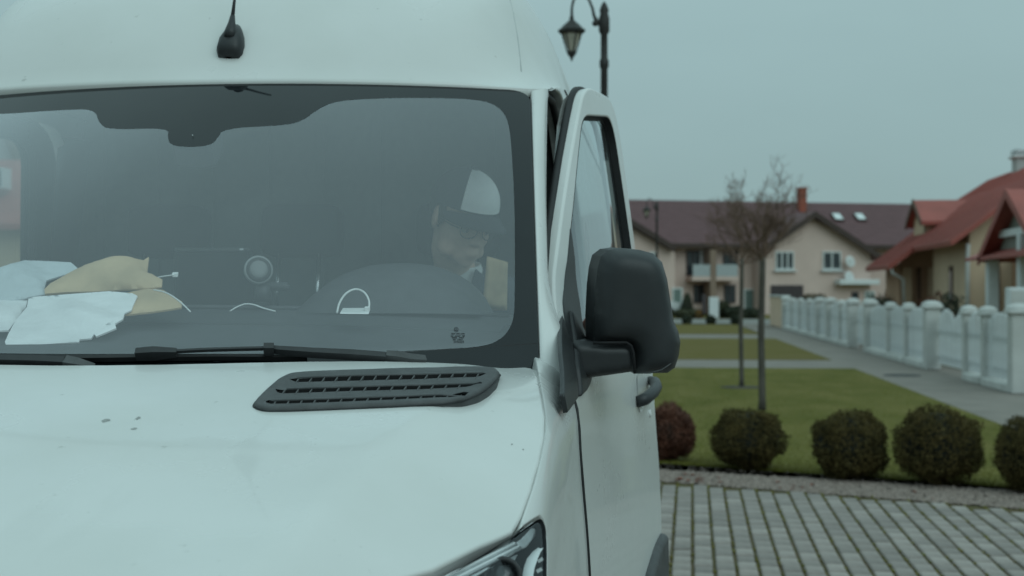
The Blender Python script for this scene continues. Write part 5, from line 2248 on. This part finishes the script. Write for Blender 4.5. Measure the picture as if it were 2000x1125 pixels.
def fence(posts, label, group='white picket fence along the footpath'):
    y0 = posts[0][0]
    f = thing('picket_fence', label, 'fence', (FX, y0, 0), 0, group)
    for y, w in posts:
        pmesh, cmesh = POST[w]
        p = place('post', pmesh, f, (0, y - y0, 0))
        place('cap', cmesh, p, (0, 0, 1.16 if w < .25 else 1.22))
    for (a, wa), (b, wb) in zip(posts[:-1], posts[1:]):
        s, e = a + wa / 2, b - wb / 2
        panel_between(f, s, e, y0, 0.0, True)
    return f


def panel_between(f, s, e, y0, dx, plinth, arch=.16, lift=.16):
    n = max(3, int((e - s) / .112))
    for k in range(n):
        y = s + (e - s) * (k + .5) / n
        t = (k + .5) / n
        h = .90 + arch * math.sin(math.pi * t)
        place('picket', pick_me, f, (dx - .02, y - y0, lift), (0, random.gauss(0, .006), 0), (1, 1, h / .99 + random.gauss(0, .004)))
    for z in (lift + .16, lift + .66):
        r = MB().box((dx + .012, (s + e) / 2 - y0, z), (.035, e - s - .004, .07))
        r.build('rail', M_FENCE, f, local=True)
    if plinth:
        r = MB().box((-.01, (s + e) / 2 - y0, .06), (.26, e - s + .01, .14), bev=.02)
        r.build('plinth', M_PLINTH, f, local=True)


fence([(21.75, .30), (23.75, .20), (25.15, .20)], 'white picket fence section nearest the camera, at the right photo edge')
fence([(28.4, .30), (30.9, .20), (33.2, .20), (36.3, .30)], 'white picket fence section between the two garden gates')
fence([(39.4, .30), (41.6, .20), (44.2, .30), (47.0, .30), (50.0, .20), (53.0, .20), (56.0, .20), (59.0, .30)], 'farthest and longest white picket fence section')
for s, e, lab in ((25.27, 28.23, 'white picket gate of the driveway, with a rounded top'), (36.47, 39.23, 'white picket gate farther down the footpath')):
    gt = thing('garden_gate', lab, 'gate', (FX + .12, s, 0), 0, 'white garden gates')
    panel_between(gt, s + .03, (s + e) / 2 - .01, s, 0, False, .20, .12)
    panel_between(gt, (s + e) / 2 + .01, e - .03, s, 0, False, .20, .12)
# rendered wall at the far end
mb = MB().box((FX + .05, 62.6, .66), (.25, 6.8, 1.32), bev=.02)
wl = thing('garden_wall', 'peach rendered garden wall closing the far end of the fence', 'wall', (FX, 62.6, 0))
mb.build('wall_body', mat('peach_render', (.62, .46, .34), .9, var=.1, scale=2), wl)
MB().box((FX + .05, 62.6, 1.36), (.36, 6.9, .08), bev=.02).build('coping', M_POST, wl)
# meter cabinet
cb_ = thing('meter_cabinet', 'tall white metal cabinet behind the nearest fence section', 'cabinet', (FX + .30, 23.1, 0))
MB().box((FX + .30, 23.1, 1.24), (.30, .26, .76), bev=.015).build('cabinet_body', M_FENCE, cb_)
MB().box((FX + .30, 22.965, 1.24), (.24, .012, .66), bev=.004).build('cabinet_door', M_POST, cb_)
MB().box((FX + .30, 23.1, .43), (.12, .10, .86)).build('pedestal', M_BLACK, cb_)

# ================================================================== STREET LAMPS
M_IRON = mat('dark_iron', (.022, .020, .018), .6, var=.25, scale=15, bump=.3, bscale=90)
M_LAMPG = mat('frosted_lamp_glass', (.40, .37, .30), .35, var=.15, scale=12)


def street_lamp(px, Y, label):
    g = at(px, 570, Y)
    x0, y0 = g[0], g[1]
    t = thing('street_lamp', label, 'street lamp', (x0, y0, 0), 0, 'crook-armed street lamps')
    m = MB()
    m.lathe([(.11, 0), (.11, .10), (.075, .16), (.07, .55), (.05, .62), (.040, .70), (.033, 1.2), (.030, 3.45), (.040, 3.47), (.040, 3.52), (.030, 3.54), (.029, 3.74), (.046, 3.77), (.046, 3.88), (.034, 3.92), (.040, 3.95), (.022, 4.0), (.0, 4.03)], (x0, y0, 0), 14)
    m.build('lamp_post', M_IRON, t)
    m = MB()
    P = [(-.03, 3.82), (-.06, 3.85), (-.085, 3.90), (-.10, 3.97), (-.13, 4.045), (-.18, 4.09), (-.225, 4.085), (-.262, 4.04), (-.275, 3.98), (-.277, 3.90)]
    m.tube([(x0 + a, y0, z) for a, z in P], [.016, .022, .014, .012, .011, .011, .011, .011, .011, .012], 8)
    ball(m, (x0 - .075, y0, 3.84), .028, None, 10, 8)
    m.build('crook_arm', M_IRON, t)
    c = np.array([x0 - .277, y0, 3.56])
    m = MB()
    m.lathe([(.012, .35), (.020, .335), (.018, .315), (.035, .30), (.075, .265), (.092, .245), (.118, .228), (.112, .205), (.096, .195), (.0, .195)][::-1], c, 6, None, True)
    ln = m.build('lantern_roof', M_IRON, t)
    m = MB()
    for k in range(6):
        a = k * math.pi / 3
        m.tube([c + np.array([.086 * math.cos(a), .086 * math.sin(a), .20]), c + np.array([.036 * math.cos(a), .036 * math.sin(a), .03])], .006, 5)
    m.lathe([(.0, -.045), (.008, -.03), (.014, -.01), (.034, .015), (.042, .035), (.038, .045), (.0, .045)], c, 6, None, True)
    m.build('lantern_cage', M_IRON, ln)
    m = MB().lathe([(.030, .046), (.080, .196)], c, 6, None, True)
    m.build('lantern_glass', M_LAMPG, ln)
    return t


street_lamp(1180, 11.8, 'dark iron street lamp rising above the van roof')
street_lamp(1283, 37.8, 'small distant street lamp in front of the terraced house roof')

# ================================================================== FAR TERRACED HOUSE
M_WALLF = mat('beige_render', (.58, .44, .39), .95, var=.06, scale=.6)
M_WALLG = mat('grey_render', (.40, .38, .37), .95, var=.06, scale=.6)
M_ROOFF = mat('dark_roof_tile', (.125, .066, .070), .8, var=.14, scale=1.2, bump=.5, bscale=4, stretch=(1, 4, 4))
M_FASCIA = mat('dark_fascia', (.055, .036, .030), .8, var=.2)
M_PANE = mat('window_pane', (.03, .04, .045), .12, var=.3, scale=2, spec=.6)
M_FRAME = mat('white_frame', (.62, .64, .64), .6, var=.05)
M_BRICKC = mat('chimney_brick', (.30, .085, .055), .9, var=.2, scale=6)
M_DOORD = mat('dark_garage', (.055, .042, .045), .7, var=.15)
M_GREEN = mat('green_door', (.12, .17, .155), .6, var=.1)
HANG = YAW + R(12.7)
d0 = ray(1240, 570)
HO = EYE + d0 * (92.0 / FPX)
EU = np.array([math.cos(HANG), math.sin(HANG), 0])
EV = np.array([-math.sin(HANG), math.cos(HANG), 0])


def hp(x, y, v=0.0):
    d = ray(x, y)
    k = ((HO + EV * v - EYE) @ EV) / (d @ EV)
    p = EYE + d * k - HO
    return np.array([p @ EU, v, EYE[2] + d[2] * k])


fh = thing('terraced_house', 'long beige terraced house with a dark purple-brown roof across the road', 'house', (HO[0], HO[1], 0), HANG)


def FH(mb, name, m, parent=None):
    return mb.build(name, m, parent or fh, local=True)


def wallp(pts, v, th=.25):
    return MB().prism([(u, v, z) for u, z in pts], (0, th, 0))


rz = hp(1500, 394, 5.5)[2]
ez = hp(1400, 476, .3)[2]
uL, uR = -14.0, 34.0
FH(wallp([(uL, 0), (uR, 0), (uR, ez + .1), (uL, ez + .1)], 1.5), 'wall', M_WALLF)
FH(MB().box(((uL + uR) / 2, 5.6, ez / 2), (uR - uL - .1, 7.6, ez)), 'wall_core', M_WALLG)
rf = MB()
rf.prism([(uL - .4, .6, ez), (uL - .4, 5.5, rz), (uL - .4, 10.4, ez), (uL - .4, 10.4, ez - .15), (uL - .4, 5.5, rz - .2), (uL - .4, .6, ez - .15)], (uR - uL + .8, 0, 0))
roof_f = FH(rf, 'roof', M_ROOFF)
FH(MB().box(((uL + uR) / 2, .56, ez - .12), (uR - uL + .8, .10, .30)), 'eave_board', M_FASCIA, roof_f)
# course lines along the roof, as tile battens
mb = MB()
for k in range(1, 16):
    t = k / 16
    mb.box(((uL + uR) / 2, .6 + 4.9 * t, ez + (rz - ez) * t + .012), (uR - uL + .7, .05, .03), rotm('X', math.atan2(rz - ez, 4.9)))
FH(mb, 'tile_courses', M_ROOFF, roof_f)
bpy.data.objects[mb and roof_f.name]
for ob in roof_f.children:
    if ob.name.startswith('tile_courses'):
        ob['kind'] = 'stuff'


def gable(apx, lpx, rpx, u0, u1, name):
    a, l, r = hp(*apx), hp(*lpx), hp(*rpx)
    w = FH(wallp([(u0, 0), (u1, 0), (u1, l[2] + (a[2] - l[2]) * min(1, (r[0] - u1) / (r[0] - a[0])) - .3), (a[0], a[2] - .45), (u0, l[2] + (a[2] - l[2]) * min(1, (u0 - l[0]) / (a[0] - l[0])) - .3)], .0, 1.6), name, M_WALLF)
    g = MB()
    for s_, e_ in ((l, a), (r, a)):
        p = [(s_[0], -.55, s_[2]), (e_[0], -.55, e_[2]), (e_[0], -.55, e_[2] - .28), (s_[0], -.55, s_[2] - .28)]
        g.prism(p, (0, 6.0, 0))
    rr_ = FH(g, 'gable_roof', M_ROOFF)
    g = MB()
    for s_, e_ in ((l, a), (r, a)):
        p = [(s_[0], -.60, s_[2] + .02), (e_[0], -.60, e_[2] + .02), (e_[0], -.60, e_[2] - .42), (s_[0], -.60, s_[2] - .42)]
        g.prism(p, (0, .045, 0))
    FH(g, 'barge_board', M_FASCIA, rr_)
    return w


gable((1592, 413, -.5), (1490, 482, -.5), (1724, 500, -.5), hp(1487, 560)[0], hp(1700, 560)[0], 'gable_wall')
gable((1190, 402, -.5), (1080, 480, -.5), (1318, 480, -.5), hp(1100, 560)[0], hp(1318, 560)[0], 'gable_wall')


def window(x0, y0, x1, y1, v=0.0, mull=1, frame=M_FRAME, pane=M_PANE, sill=True, name='window'):
    a, b = hp(x0, y1, v), hp(x1, y0, v)
    u0, u1, z0, z1 = a[0], b[0], a[2], b[2]
    m = MB()
    t = .10
    for bx in (((u0 + u1) / 2, z0 + t / 2, u1 - u0, t), ((u0 + u1) / 2, z1 - t / 2, u1 - u0, t)):
        m.box((bx[0], v - .04, bx[1]), (bx[2], .12, bx[3]))
    for k in range(mull + 2):
        u = u0 + t / 2 + (u1 - u0 - t) * k / (mull + 1)
        m.box((u, v - .042, (z0 + z1) / 2), (t * .9, .12, z1 - z0 - .004))
    w = FH(m, name, frame)
    for k in range(mull + 1):
        ua = u0 + t + (u1 - u0 - t) * k / (mull + 1)
        ub = u0 + (u1 - u0 - t) * (k + 1) / (mull + 1)
        FH(MB().box(((ua + ub) / 2, v - .02, (z0 + z1) / 2), (ub - ua, .05, z1 - z0 - 2 * t + .01)), 'pane', pane, w)
    if sill:
        FH(MB().box(((u0 + u1) / 2, v - .10, z0 - .07), (u1 - u0 + .3, .28, .10)), 'sill', frame, w)
    return w


window(1514, 491, 1550, 527, .0, 2)
window(1606, 491, 1642, 527, .0, 1)
window(1268, 492, 1284, 520, .0, 1)
for x0, x1 in ((1340, 1366), (1412, 1440)):
    window(x0, 490, x1, 538, 1.5, 1, M_DOORD, M_PANE, False, 'balcony_door')
window(1366, 490, 1388, 538, 1.5, 0, M_FRAME, M_WALLG, False, 'balcony_door')
for x0, x1 in ((1354, 1374), (1414, 1436)):
    window(x0, 556, x1, 592, 1.5, 1, M_DOORD, M_PANE, False)
window(1374, 556, 1390, 592, 1.5, 0, M_FRAME, M_WALLG, False)
window(1312, 562, 1332, 596, .0, 0, M_FRAME, M_GREEN, False, 'front_door')
window(1452, 564, 1477, 606, 1.5, 0, M_FRAME, M_GREEN, False, 'front_door')
# balcony with slab, railing and dividing pier
for x0, x1 in ((1352, 1388), (1398, 1442)):
    a, b = hp(x0, 544, .2), hp(x1, 544, .2)
    bl = FH(MB().box(((a[0] + b[0]) / 2, .85, a[2]), (b[0] - a[0], 1.35, .28)), 'balcony_slab', M_WALLF)
    FH(MB().box(((a[0] + b[0]) / 2, .22, a[2] + .55), (b[0] - a[0] - .1, .06, .8)), 'balcony_rail', mat('rail_panel', (.34, .37, .38), .5, var=.1), bl)
p = hp(1393, 600, .2)
FH(MB().box((p[0], .85, 2.2), (.42, 1.35, 4.4)), 'pier', mat('brown_pier', (.24, .17, .13), .9, var=.1))
a, b = hp(1505, 584), hp(1568, 557)
gd = FH(MB().box(((a[0] + b[0]) / 2, -.03, (a[2] + b[2]) / 2), (b[0] - a[0], .1, b[2] - a[2])), 'garage_door', M_DOORD)
for k in range(5):
    FH(MB().box(((a[0] + b[0]) / 2, -.09, a[2] + (b[2] - a[2]) * (k + .5) / 5), (b[0] - a[0] - .1, .04, (b[2] - a[2]) / 5 - .06)), 'garage_slat', M_DOORD, gd)
# right-hand terrace part: balcony, satellite dishes, skylights, chimney
a, b = hp(1640, 556, -.8), hp(1718, 546, -.8)
FH(MB().box(((a[0] + b[0]) / 2, -.4, (a[2] + b[2]) / 2), (b[0] - a[0], .9, b[2] - a[2]), bev=.03), 'balcony_slab', M_FRAME)
window(1663, 570, 1676, 590, .0, 0, M_DOORD, M_PANE, False)
window(1688, 568, 1708, 592, .0, 1, M_FRAME, M_GREEN, False)
for x, y in ((1660, 511), (1658, 541)):
    c = hp(x, y, -.5)
    m = MB().lathe([(.0, .08), (.15, .06), (.30, .02), (.40, -.05), (.39, -.06), (.0, .05)], c, 20, basis((-.25, 1, -.25)))
    ds_ = FH(m, 'satellite_dish', M_FRAME)
    FH(MB().tube([c, c + np.array([.1, .5, -.2])], .03, 6), 'dish_arm', M_FRAME, ds_)
for x in (1635, 1679):
    v = 2.9
    c = hp(x, 425, v)
    t = (v - .6) / 4.9
    c[2] = ez + (rz - ez) * t
    rm = rotm('X', math.atan2(rz - ez, 4.9))
    c = hp(x, 425, 2.6)
    k = (c[2] - ez) / (rz - ez)
    vv = .6 + 4.9 * k
    c = hp(x, 425, vv)
    sk = FH(MB().box((c[0], vv - .05, ez + (rz - ez) * (vv - .6) / 4.9 + .08), (.72, .95, .12), rm, bev=.02), 'skylight', M_FASCIA)
    FH(MB().box((c[0], vv - .09, ez + (rz - ez) * (vv - .6) / 4.9 + .15), (.58, .8, .03), rm), 'skylight_pane', mat('skylight_glass', (.62, .66, .66), .08, var=.03, spec=.8), sk)
c = hp(1566, 400, 4.6)
ch = FH(MB().box((c[0], 4.6, rz - .1), (.52, .6, 2.0), bev=.02), 'chimney', M_BRICKC)
FH(MB().box((c[0], 4.6, rz + .93), (.66, .74, .12), bev=.02), 'chimney_cap', M_BRICKC, ch)
c2 = hp(1478, 392, 5.5)

# gardens in front of it
M_HEDGE = mat('hedge_leaf', (.040, .048, .022), .8, col2=(.065, .062, .030), scale=2)
M_CONIF = mat('conifer_leaf', (.022, .034, .020), .85, col2=(.040, .045, .022), scale=2)
M_DRY = mat('dry_shrub', (.12, .085, .045), .9, col2=(.06, .055, .03), scale=2)


def far_shrub(name, px, y_base, y_top, w_px, Y, label, cat, m, seed, n=1400, cone=False):
    g = at(px, 570, Y)
    dep = (g - EYE) @ FWD
    z0 = 0.0
    h = max(.3, CAM_Z + (HORIZON - y_top) / FPX * dep)
    w = w_px / FPX * dep / 2
    t = thing(name, label, cat, (g[0], g[1], 0), 0, 'garden shrubs before the terraced house')
    V, F = leaf_cloud((0, 0, h / 2), (w, min(w, .8), h / 2), n, .10, seed, shell=.5)
    if cone:
        k = 1.05 - .75 * np.clip(V[:, 2] / h, 0, 1)
        V[:, 0] *= k
        V[:, 1] *= k
    cloud_obj('foliage', V + np.array([g[0], g[1], 0]), F, m, t)
    MB().tube([(g[0], g[1], 0), (g[0], g[1], h * .6)], [.06, .03], 6).build('stem', M_BARK, t)


far_shrub('conifer', 1342, 610, 570, 36, 82, 'dark pointed conifer in the far garden beside the van mirror', 'conifer', M_CONIF, 51, cone=True)
far_shrub('hedge', 1345, 616, 603, 70, 81.2, 'low green hedge under the dark conifer', 'hedge', M_HEDGE, 52)
far_shrub('garden_shrub', 1366, 612, 607, 14, 80.8, 'small orange-brown shrub beside the white garden pillar', 'shrub', mat('orange_shrub', (.30, .14, .03), .8, var=.3, scale=3), 53, 400)
far_shrub('garden_shrub', 1412, 613, 588, 30, 82, 'rounded grey-green shrub right of the white garden pillar', 'shrub', M_HEDGE, 54)
far_shrub('garden_shrub', 1432, 614, 598, 40, 81.6, 'dark shrub below the balcony pier', 'shrub', M_CONIF, 55)
far_shrub('hedge', 1468, 614, 603, 44, 81.2, 'low dark hedge in front of the green front door', 'hedge', M_CONIF, 56)
far_shrub('garden_shrub', 1590, 600, 572, 62, 80.6, 'large olive shrub above the end of the fence', 'shrub', M_DRY, 57, 1800)
for k, (x, lab) in enumerate(((1342, 'leftmost small dark bush at the kerb of the far road'), (1388, 'middle small dark bush at the kerb of the far road'), (1437, 'rightmost small dark bush at the kerb of the far road'))):
    far_shrub('kerb_bush', x, 632, 617, 18, 67.2, lab, 'bush', M_CONIF, 60 + k, 700)
p = at(1394, 570, 80.6)
gp = thing('gate_pillar', 'white garden pillar with a dark post box in front of the terraced house', 'pillar', (p[0], p[1], 0))
MB().box((p[0], p[1], .62), (.55, .4, 1.25), bev=.03).build('pillar_body', M_FRAME, gp)
MB().box((p[0] - .55, p[1], .85), (.22, .25, 1.1), bev=.02).build('post_box', M_DOORD, gp)
p = at(1320, 570, 82.5)
car = thing('parked_car', 'white car parked in the far garden, half hidden by the van mirror', 'car', (p[0], p[1], 0))
m = MB()
sec_c = [(-2.0, .35), (-2.05, .7), (-1.9, .85), (-1.0, .95), (-.45, 1.38), (.6, 1.42), (1.3, 1.0), (1.95, .88), (2.05, .6), (2.0, .35)]
m.prism([(p[0] - 1.6 + x, p[1], z) for x, z in sec_c], (0, 1.6, 0))
m.build('car_body', mat('car_paint', (.65, .66, .66), .3, var=.03, coat=.5), car)
m = MB().prism([(p[0] - 1.6 + x, p[1] - .01, z) for x, z in ((-.8, .97), (-.42, 1.30), (.55, 1.34), (1.05, 1.0))], (0, .02, 0))
m.build('side_window', M_PANE, car)
for dx in (-1.25, 1.25):
    MB().lathe([(.30, -.1), (.32, -.08), (.32, .08), (.30, .1), (.18, .11), (0, .11)], (p[0] - 1.6 + dx, p[1] + .1, .32), 18, basis((0, -1, 0))).build('wheel', M_TYRE, car)

# ================================================================== RED-ROOFED HOUSE ON THE RIGHT
M_RROOF = mat('red_metal_tile', (.30, .072, .056), .6, var=.12, scale=1.5, bump=.4, bscale=5)
M_TAN = mat('tan_render', (.52, .385, .27), .95, var=.07, scale=.8)
M_TAN2 = mat('ochre_render', (.37, .225, .145), .95, var=.10, scale=.8)
M_BOARD = mat('grey_boarding', (.20, .205, .18), .8, var=.1, scale=3)
M_BROWN = mat('brown_timber', (.10, .055, .035), .8, var=.2, scale=6)
rh = thing('red_roof_house', 'tan house with a steep red roof and dormer behind the fence', 'house', (9.0, 40.0, 0))
prof = [(8.58, 2.40), (11.76, 4.79), (12.73, 5.42), (14.6, 6.10)]


def slab(points, y0, y1, th=.14):
    """roof slab along Y under a profile of (x, z)"""
    top = [(x, y0, z) for x, z in points]
    bot = [(x + .04, y0, z - th) for x, z in reversed(points)]
    return MB().prism(top + bot, (0, y1 - y0, 0))


rA = slab(prof, 45.1, 50.0).build('roof', M_RROOF, rh)
slab([(9.33, 2.975)] + prof[1:], 39.45, 45.098).build('roof', M_RROOF, rh)
slab([(14.6, 6.10), (17.5, 4.2), (20.5, 2.4)], 39.45, 50.0).build('roof', M_RROOF, rh)
# standing ribs of the metal roof
for k, y in enumerate(np.arange(39.7, 49.9, .55)):
    x0_, z0_ = (9.33, 2.975) if y < 45.1 else (8.58, 2.40)
    m = MB().tube([(x0_, y, z0_ + .01), (11.76, y, 4.80), (12.73, y, 5.43), (14.6, y, 6.11)], .022, 4)
    m.build('roof_rib', M_RROOF, rA)


def uz(x):
    return float(np.interp(x, [8.58, 11.76, 12.73, 14.6], [2.40, 4.79, 5.42, 6.10])) - .16


def gwall(x0, x1, y, th, name, m):
    return MB().prism([(x0, y, 0), (x1, y, 0), (x1, y, uz(x1)), (12.73, y, uz(12.73)), (11.76, y, uz(11.76)), (x0, y, uz(x0))], (0, th, 0)).build(name, m, rh)


gwall(9.25, 14.6, 46.6, .3, 'gable_wall', M_TAN2)
gwall(9.95, 14.6, 39.9, .3, 'gable_wall', M_TAN)
MB().box((9.40, 48.2, 1.25), (.3, 3.0, 2.5)).build('side_wall', M_TAN2, rh)
MB().box((10.10, 42.6, 1.5), (.3, 4.8, 2.95)).build('side_wall', M_TAN, rh)
for x, y, z, w, h in ((9.42, 46.55, 1.2, .28, 2.3), (10.2, 46.55, 1.2, .22, 2.3)):
    MB().box((x, y, z), (w, .14, h)).build('pillar', M_TAN, rh)
for x in (9.8, 10.62):
    wd = MB().box((x, 46.56, 1.25), (.12, .1, 2.2)).build('timber_post', M_BROWN, rh)
wn_ = MB().box((9.945, 42.3, 1.75), (.04, .55, 1.15)).build('window', M_BROWN, rh)
MB().box((9.925, 42.3, 1.75), (.03, .42, 1.0)).build('pane', M_PANE, wn_)
MB().tube([(9.9, 39.86, 2.9), (9.88, 39.84, 2.6), (9.88, 39.84, 0)], .06, 8).build('drain_pipe', M_POST, rh)
MB().tube([(8.66, 45.2, 2.36), (8.72, 45.2, 2.15), (9.1, 45.4, 1.95), (9.15, 45.4, 0)], .05, 8).build('drain_pipe', M_POST, rh)
for x in (10.7, 11.6, 12.5):
    MB().box((x, 39.84, 1.2), (.10, .1, 2.4)).build('timber_post', M_BROWN, rh)
# dormer
DY = 47.4
dr = MB()
for s_ in (-1, 1):
    dr.prism([(9.78, DY, 4.62), (13.0, DY, 4.62), (13.0, DY + s_ * 1.35, 3.85), (9.78, DY + s_ * 1.35, 3.85)], (0, 0, -.12))
dm = dr.build('dormer_roof', M_RROOF, rh)
MB().prism([(9.98, DY - 1.0, 3.3), (9.98, DY + 1.0, 3.3), (9.98, DY + 1.0, 4.0), (9.98, DY, 4.5), (9.98, DY - 1.0, 4.0)], (.2, 0, 0)).build('dormer_wall', M_TAN, dm)
MB().prism([(9.98, DY - .99, 3.3), (11.6, DY - .99, 3.9), (11.6, DY - .99, 4.05), (9.98, DY - .99, 4.0)], (0, .2, 0)).build('dormer_cheek', M_TAN, dm)
MB().box((10.33, DY - 1.02, 3.72), (.10, .06, .5)).build('dormer_post', M_BROWN, dm)
for s_ in (-1, 1):
    MB().prism([(9.74, DY, 4.66), (9.74, DY + s_ * 1.38, 3.87), (9.74, DY + s_ * 1.38, 3.68), (9.74, DY, 4.45)], (.04, 0, 0)).build('barge_board', M_BROWN, dm)
# porch gable towards the footpath
PY, PR, PE = 30.9, 3.78, 2.45
pr = MB()
for s_ in (-1, 1):
    pr.prism([(8.75, PY, PR), (13.0, PY, PR), (13.0, PY + s_ * 2.6, PE - .08), (8.75, PY + s_ * 2.6, PE - .08)], (0, 0, -.13))
po = pr.build('porch_roof', M_RROOF, rh)
for s_ in (-1, 1):
    MB().prism([(8.70, PY, PR + .02), (8.70, PY + s_ * 2.62, PE - .07), (8.70, PY + s_ * 2.62, PE - .28), (8.70, PY, PR - .2)], (.045, 0, 0)).build('barge_board', M_RROOF, po)
MB().prism([(9.05, PY - 2.2, PE - .1), (9.05, PY + 2.2, PE - .1), (9.05, PY, PR - .16)], (.12, 0, 0)).build('gable_boarding', M_BOARD, po)
MB().box((9.0, PY, 2.86), (.14, 3.0, .16)).build('tie_beam', M_FRAME, po)
MB().prism([(8.70, PY + 3.9, 2.36), (8.70, PY - 2.7, 2.36), (9.3, PY - 2.7, 2.62), (9.3, PY + 3.9, 2.62)], (0, 0, -.07)).build('pent_roof', M_RROOF, po)
for y in (30.6, 33.4):
    MB().box((9.02, y, 1.15 if y > 33 else 1.40), (.26, .26, 2.3 if y > 33 else 2.8), bev=.02).build('porch_column', M_FRAME, po)
MB().box((11.2, 36.2, 1.3), (.25, 7.2, 2.6)).build('side_wall', M_TAN2, rh)
for y in (33.4, 35.4, 37.4):
    MB().box((11.04, y, 1.25), (.1, .14, 2.5)).build('timber_post', M_BROWN, rh)
cz = at(1993, 318, 46.0)
cc = MB().box((cz[0] + .1, 46.0, 4.95), (.6, .6, 1.9), bev=.02).build('chimney', mat('pale_chimney', (.42, .44, .43), .8, var=.1), rh)
MB().box((cz[0] + .1, 46.0, 5.60 + .30), (.78, .78, .10), bev=.02).build('chimney_cap', M_FRAME, cc)
MB().box((cz[0] + .1, 46.0, 5.60 + .46), (.66, .66, .16), bev=.03).build('chimney_cowl', M_SILVER, cc)
for k, (x, y, s_) in enumerate(((7.8, 41.5, .5), (8.3, 36.5, .45), (8.0, 33.0, .4), (8.2, 44.0, .5))):
    t = thing('garden_shrub', ('dark shrub below the drain pipe of the red-roofed house', 'russet shrub by the porch end of the red-roofed house', 'low dark shrub near the white porch column', 'dry russet shrub at the far corner of the red-roofed house')[k], 'shrub', (x, y, 0), 0, 'shrubs of the red-roofed house')
    V, F = leaf_cloud((x, y, .75), (s_, s_, .78), 1200, .06, 70 + k, shell=.5)
    cloud_obj('foliage', V, F, (M_CONIF, M_RED, M_CONIF, M_RED)[k], t)
    MB().tube([(x, y, 0), (x, y, .8)], [.03, .015], 6).build('stem', M_BARK, t)

# ================================================================== HOUSE SEEN THROUGH THE CAB
lh = thing('side_house', 'red-roofed house glimpsed through the passenger window of the van', 'house', (-16, 36, 0))
a_, b_ = at(40, 312, 38.0), at(40, 437, 34.0)
MB().box((-22.0, 38.0, b_[2] / 2), (20.0, 7.0, b_[2])).build('wall', M_TAN, lh)
m = MB()
m.prism([(-33, 34.0, b_[2]), (-33, 38.0, a_[2]), (-33, 42, b_[2]), (-33, 42, b_[2] - .15), (-33, 38, a_[2] - .2), (-33, 34, b_[2] - .15)], (21.5, 0, 0))
rl = m.build('roof', M_RROOF, lh)
g0, g1 = at(18, 270, 44.0), at(40, 320, 44.0)
sl_ = (g0[2] - g1[2]) / (g1[0] - g0[0])
ap_ = np.array([g0[0] - 1.2, 44.0, g0[2] + 1.2 * sl_])
ex_ = g1[0] + .8
MB().prism([(ex_ - .5, 44.2, 0), (ex_ - .5, 44.2, g1[2] - 1.4), (ap_[0], 44.2, ap_[2] - .3), (2 * ap_[0] - ex_ + .5, 44.2, g1[2] - 1.4), (2 * ap_[0] - ex_ + .5, 44.2, 0)], (0, 4.5, 0)).build('gable_wall', M_WALLG, lh)
for e_ in (ex_, 2 * ap_[0] - ex_):
    z_ = ap_[2] - abs(e_ - ap_[0]) * sl_
    MB().prism([(ap_[0], 43.8, ap_[2]), (e_, 43.8, z_), (e_, 43.8, z_ - .2), (ap_[0], 43.8, ap_[2] - .22)], (0, 5.4, 0)).build('gable_roof', M_BROWN, rl)
c_ = at(3, 350, 35.8)
ww = MB().box((c_[0], 35.6, c_[2]), (.5, .5, .55)).build('skylight', M_FRAME, rl)
MB().box((c_[0], 35.33, c_[2]), (.4, .03, .45)).build('pane', M_PANE, ww)
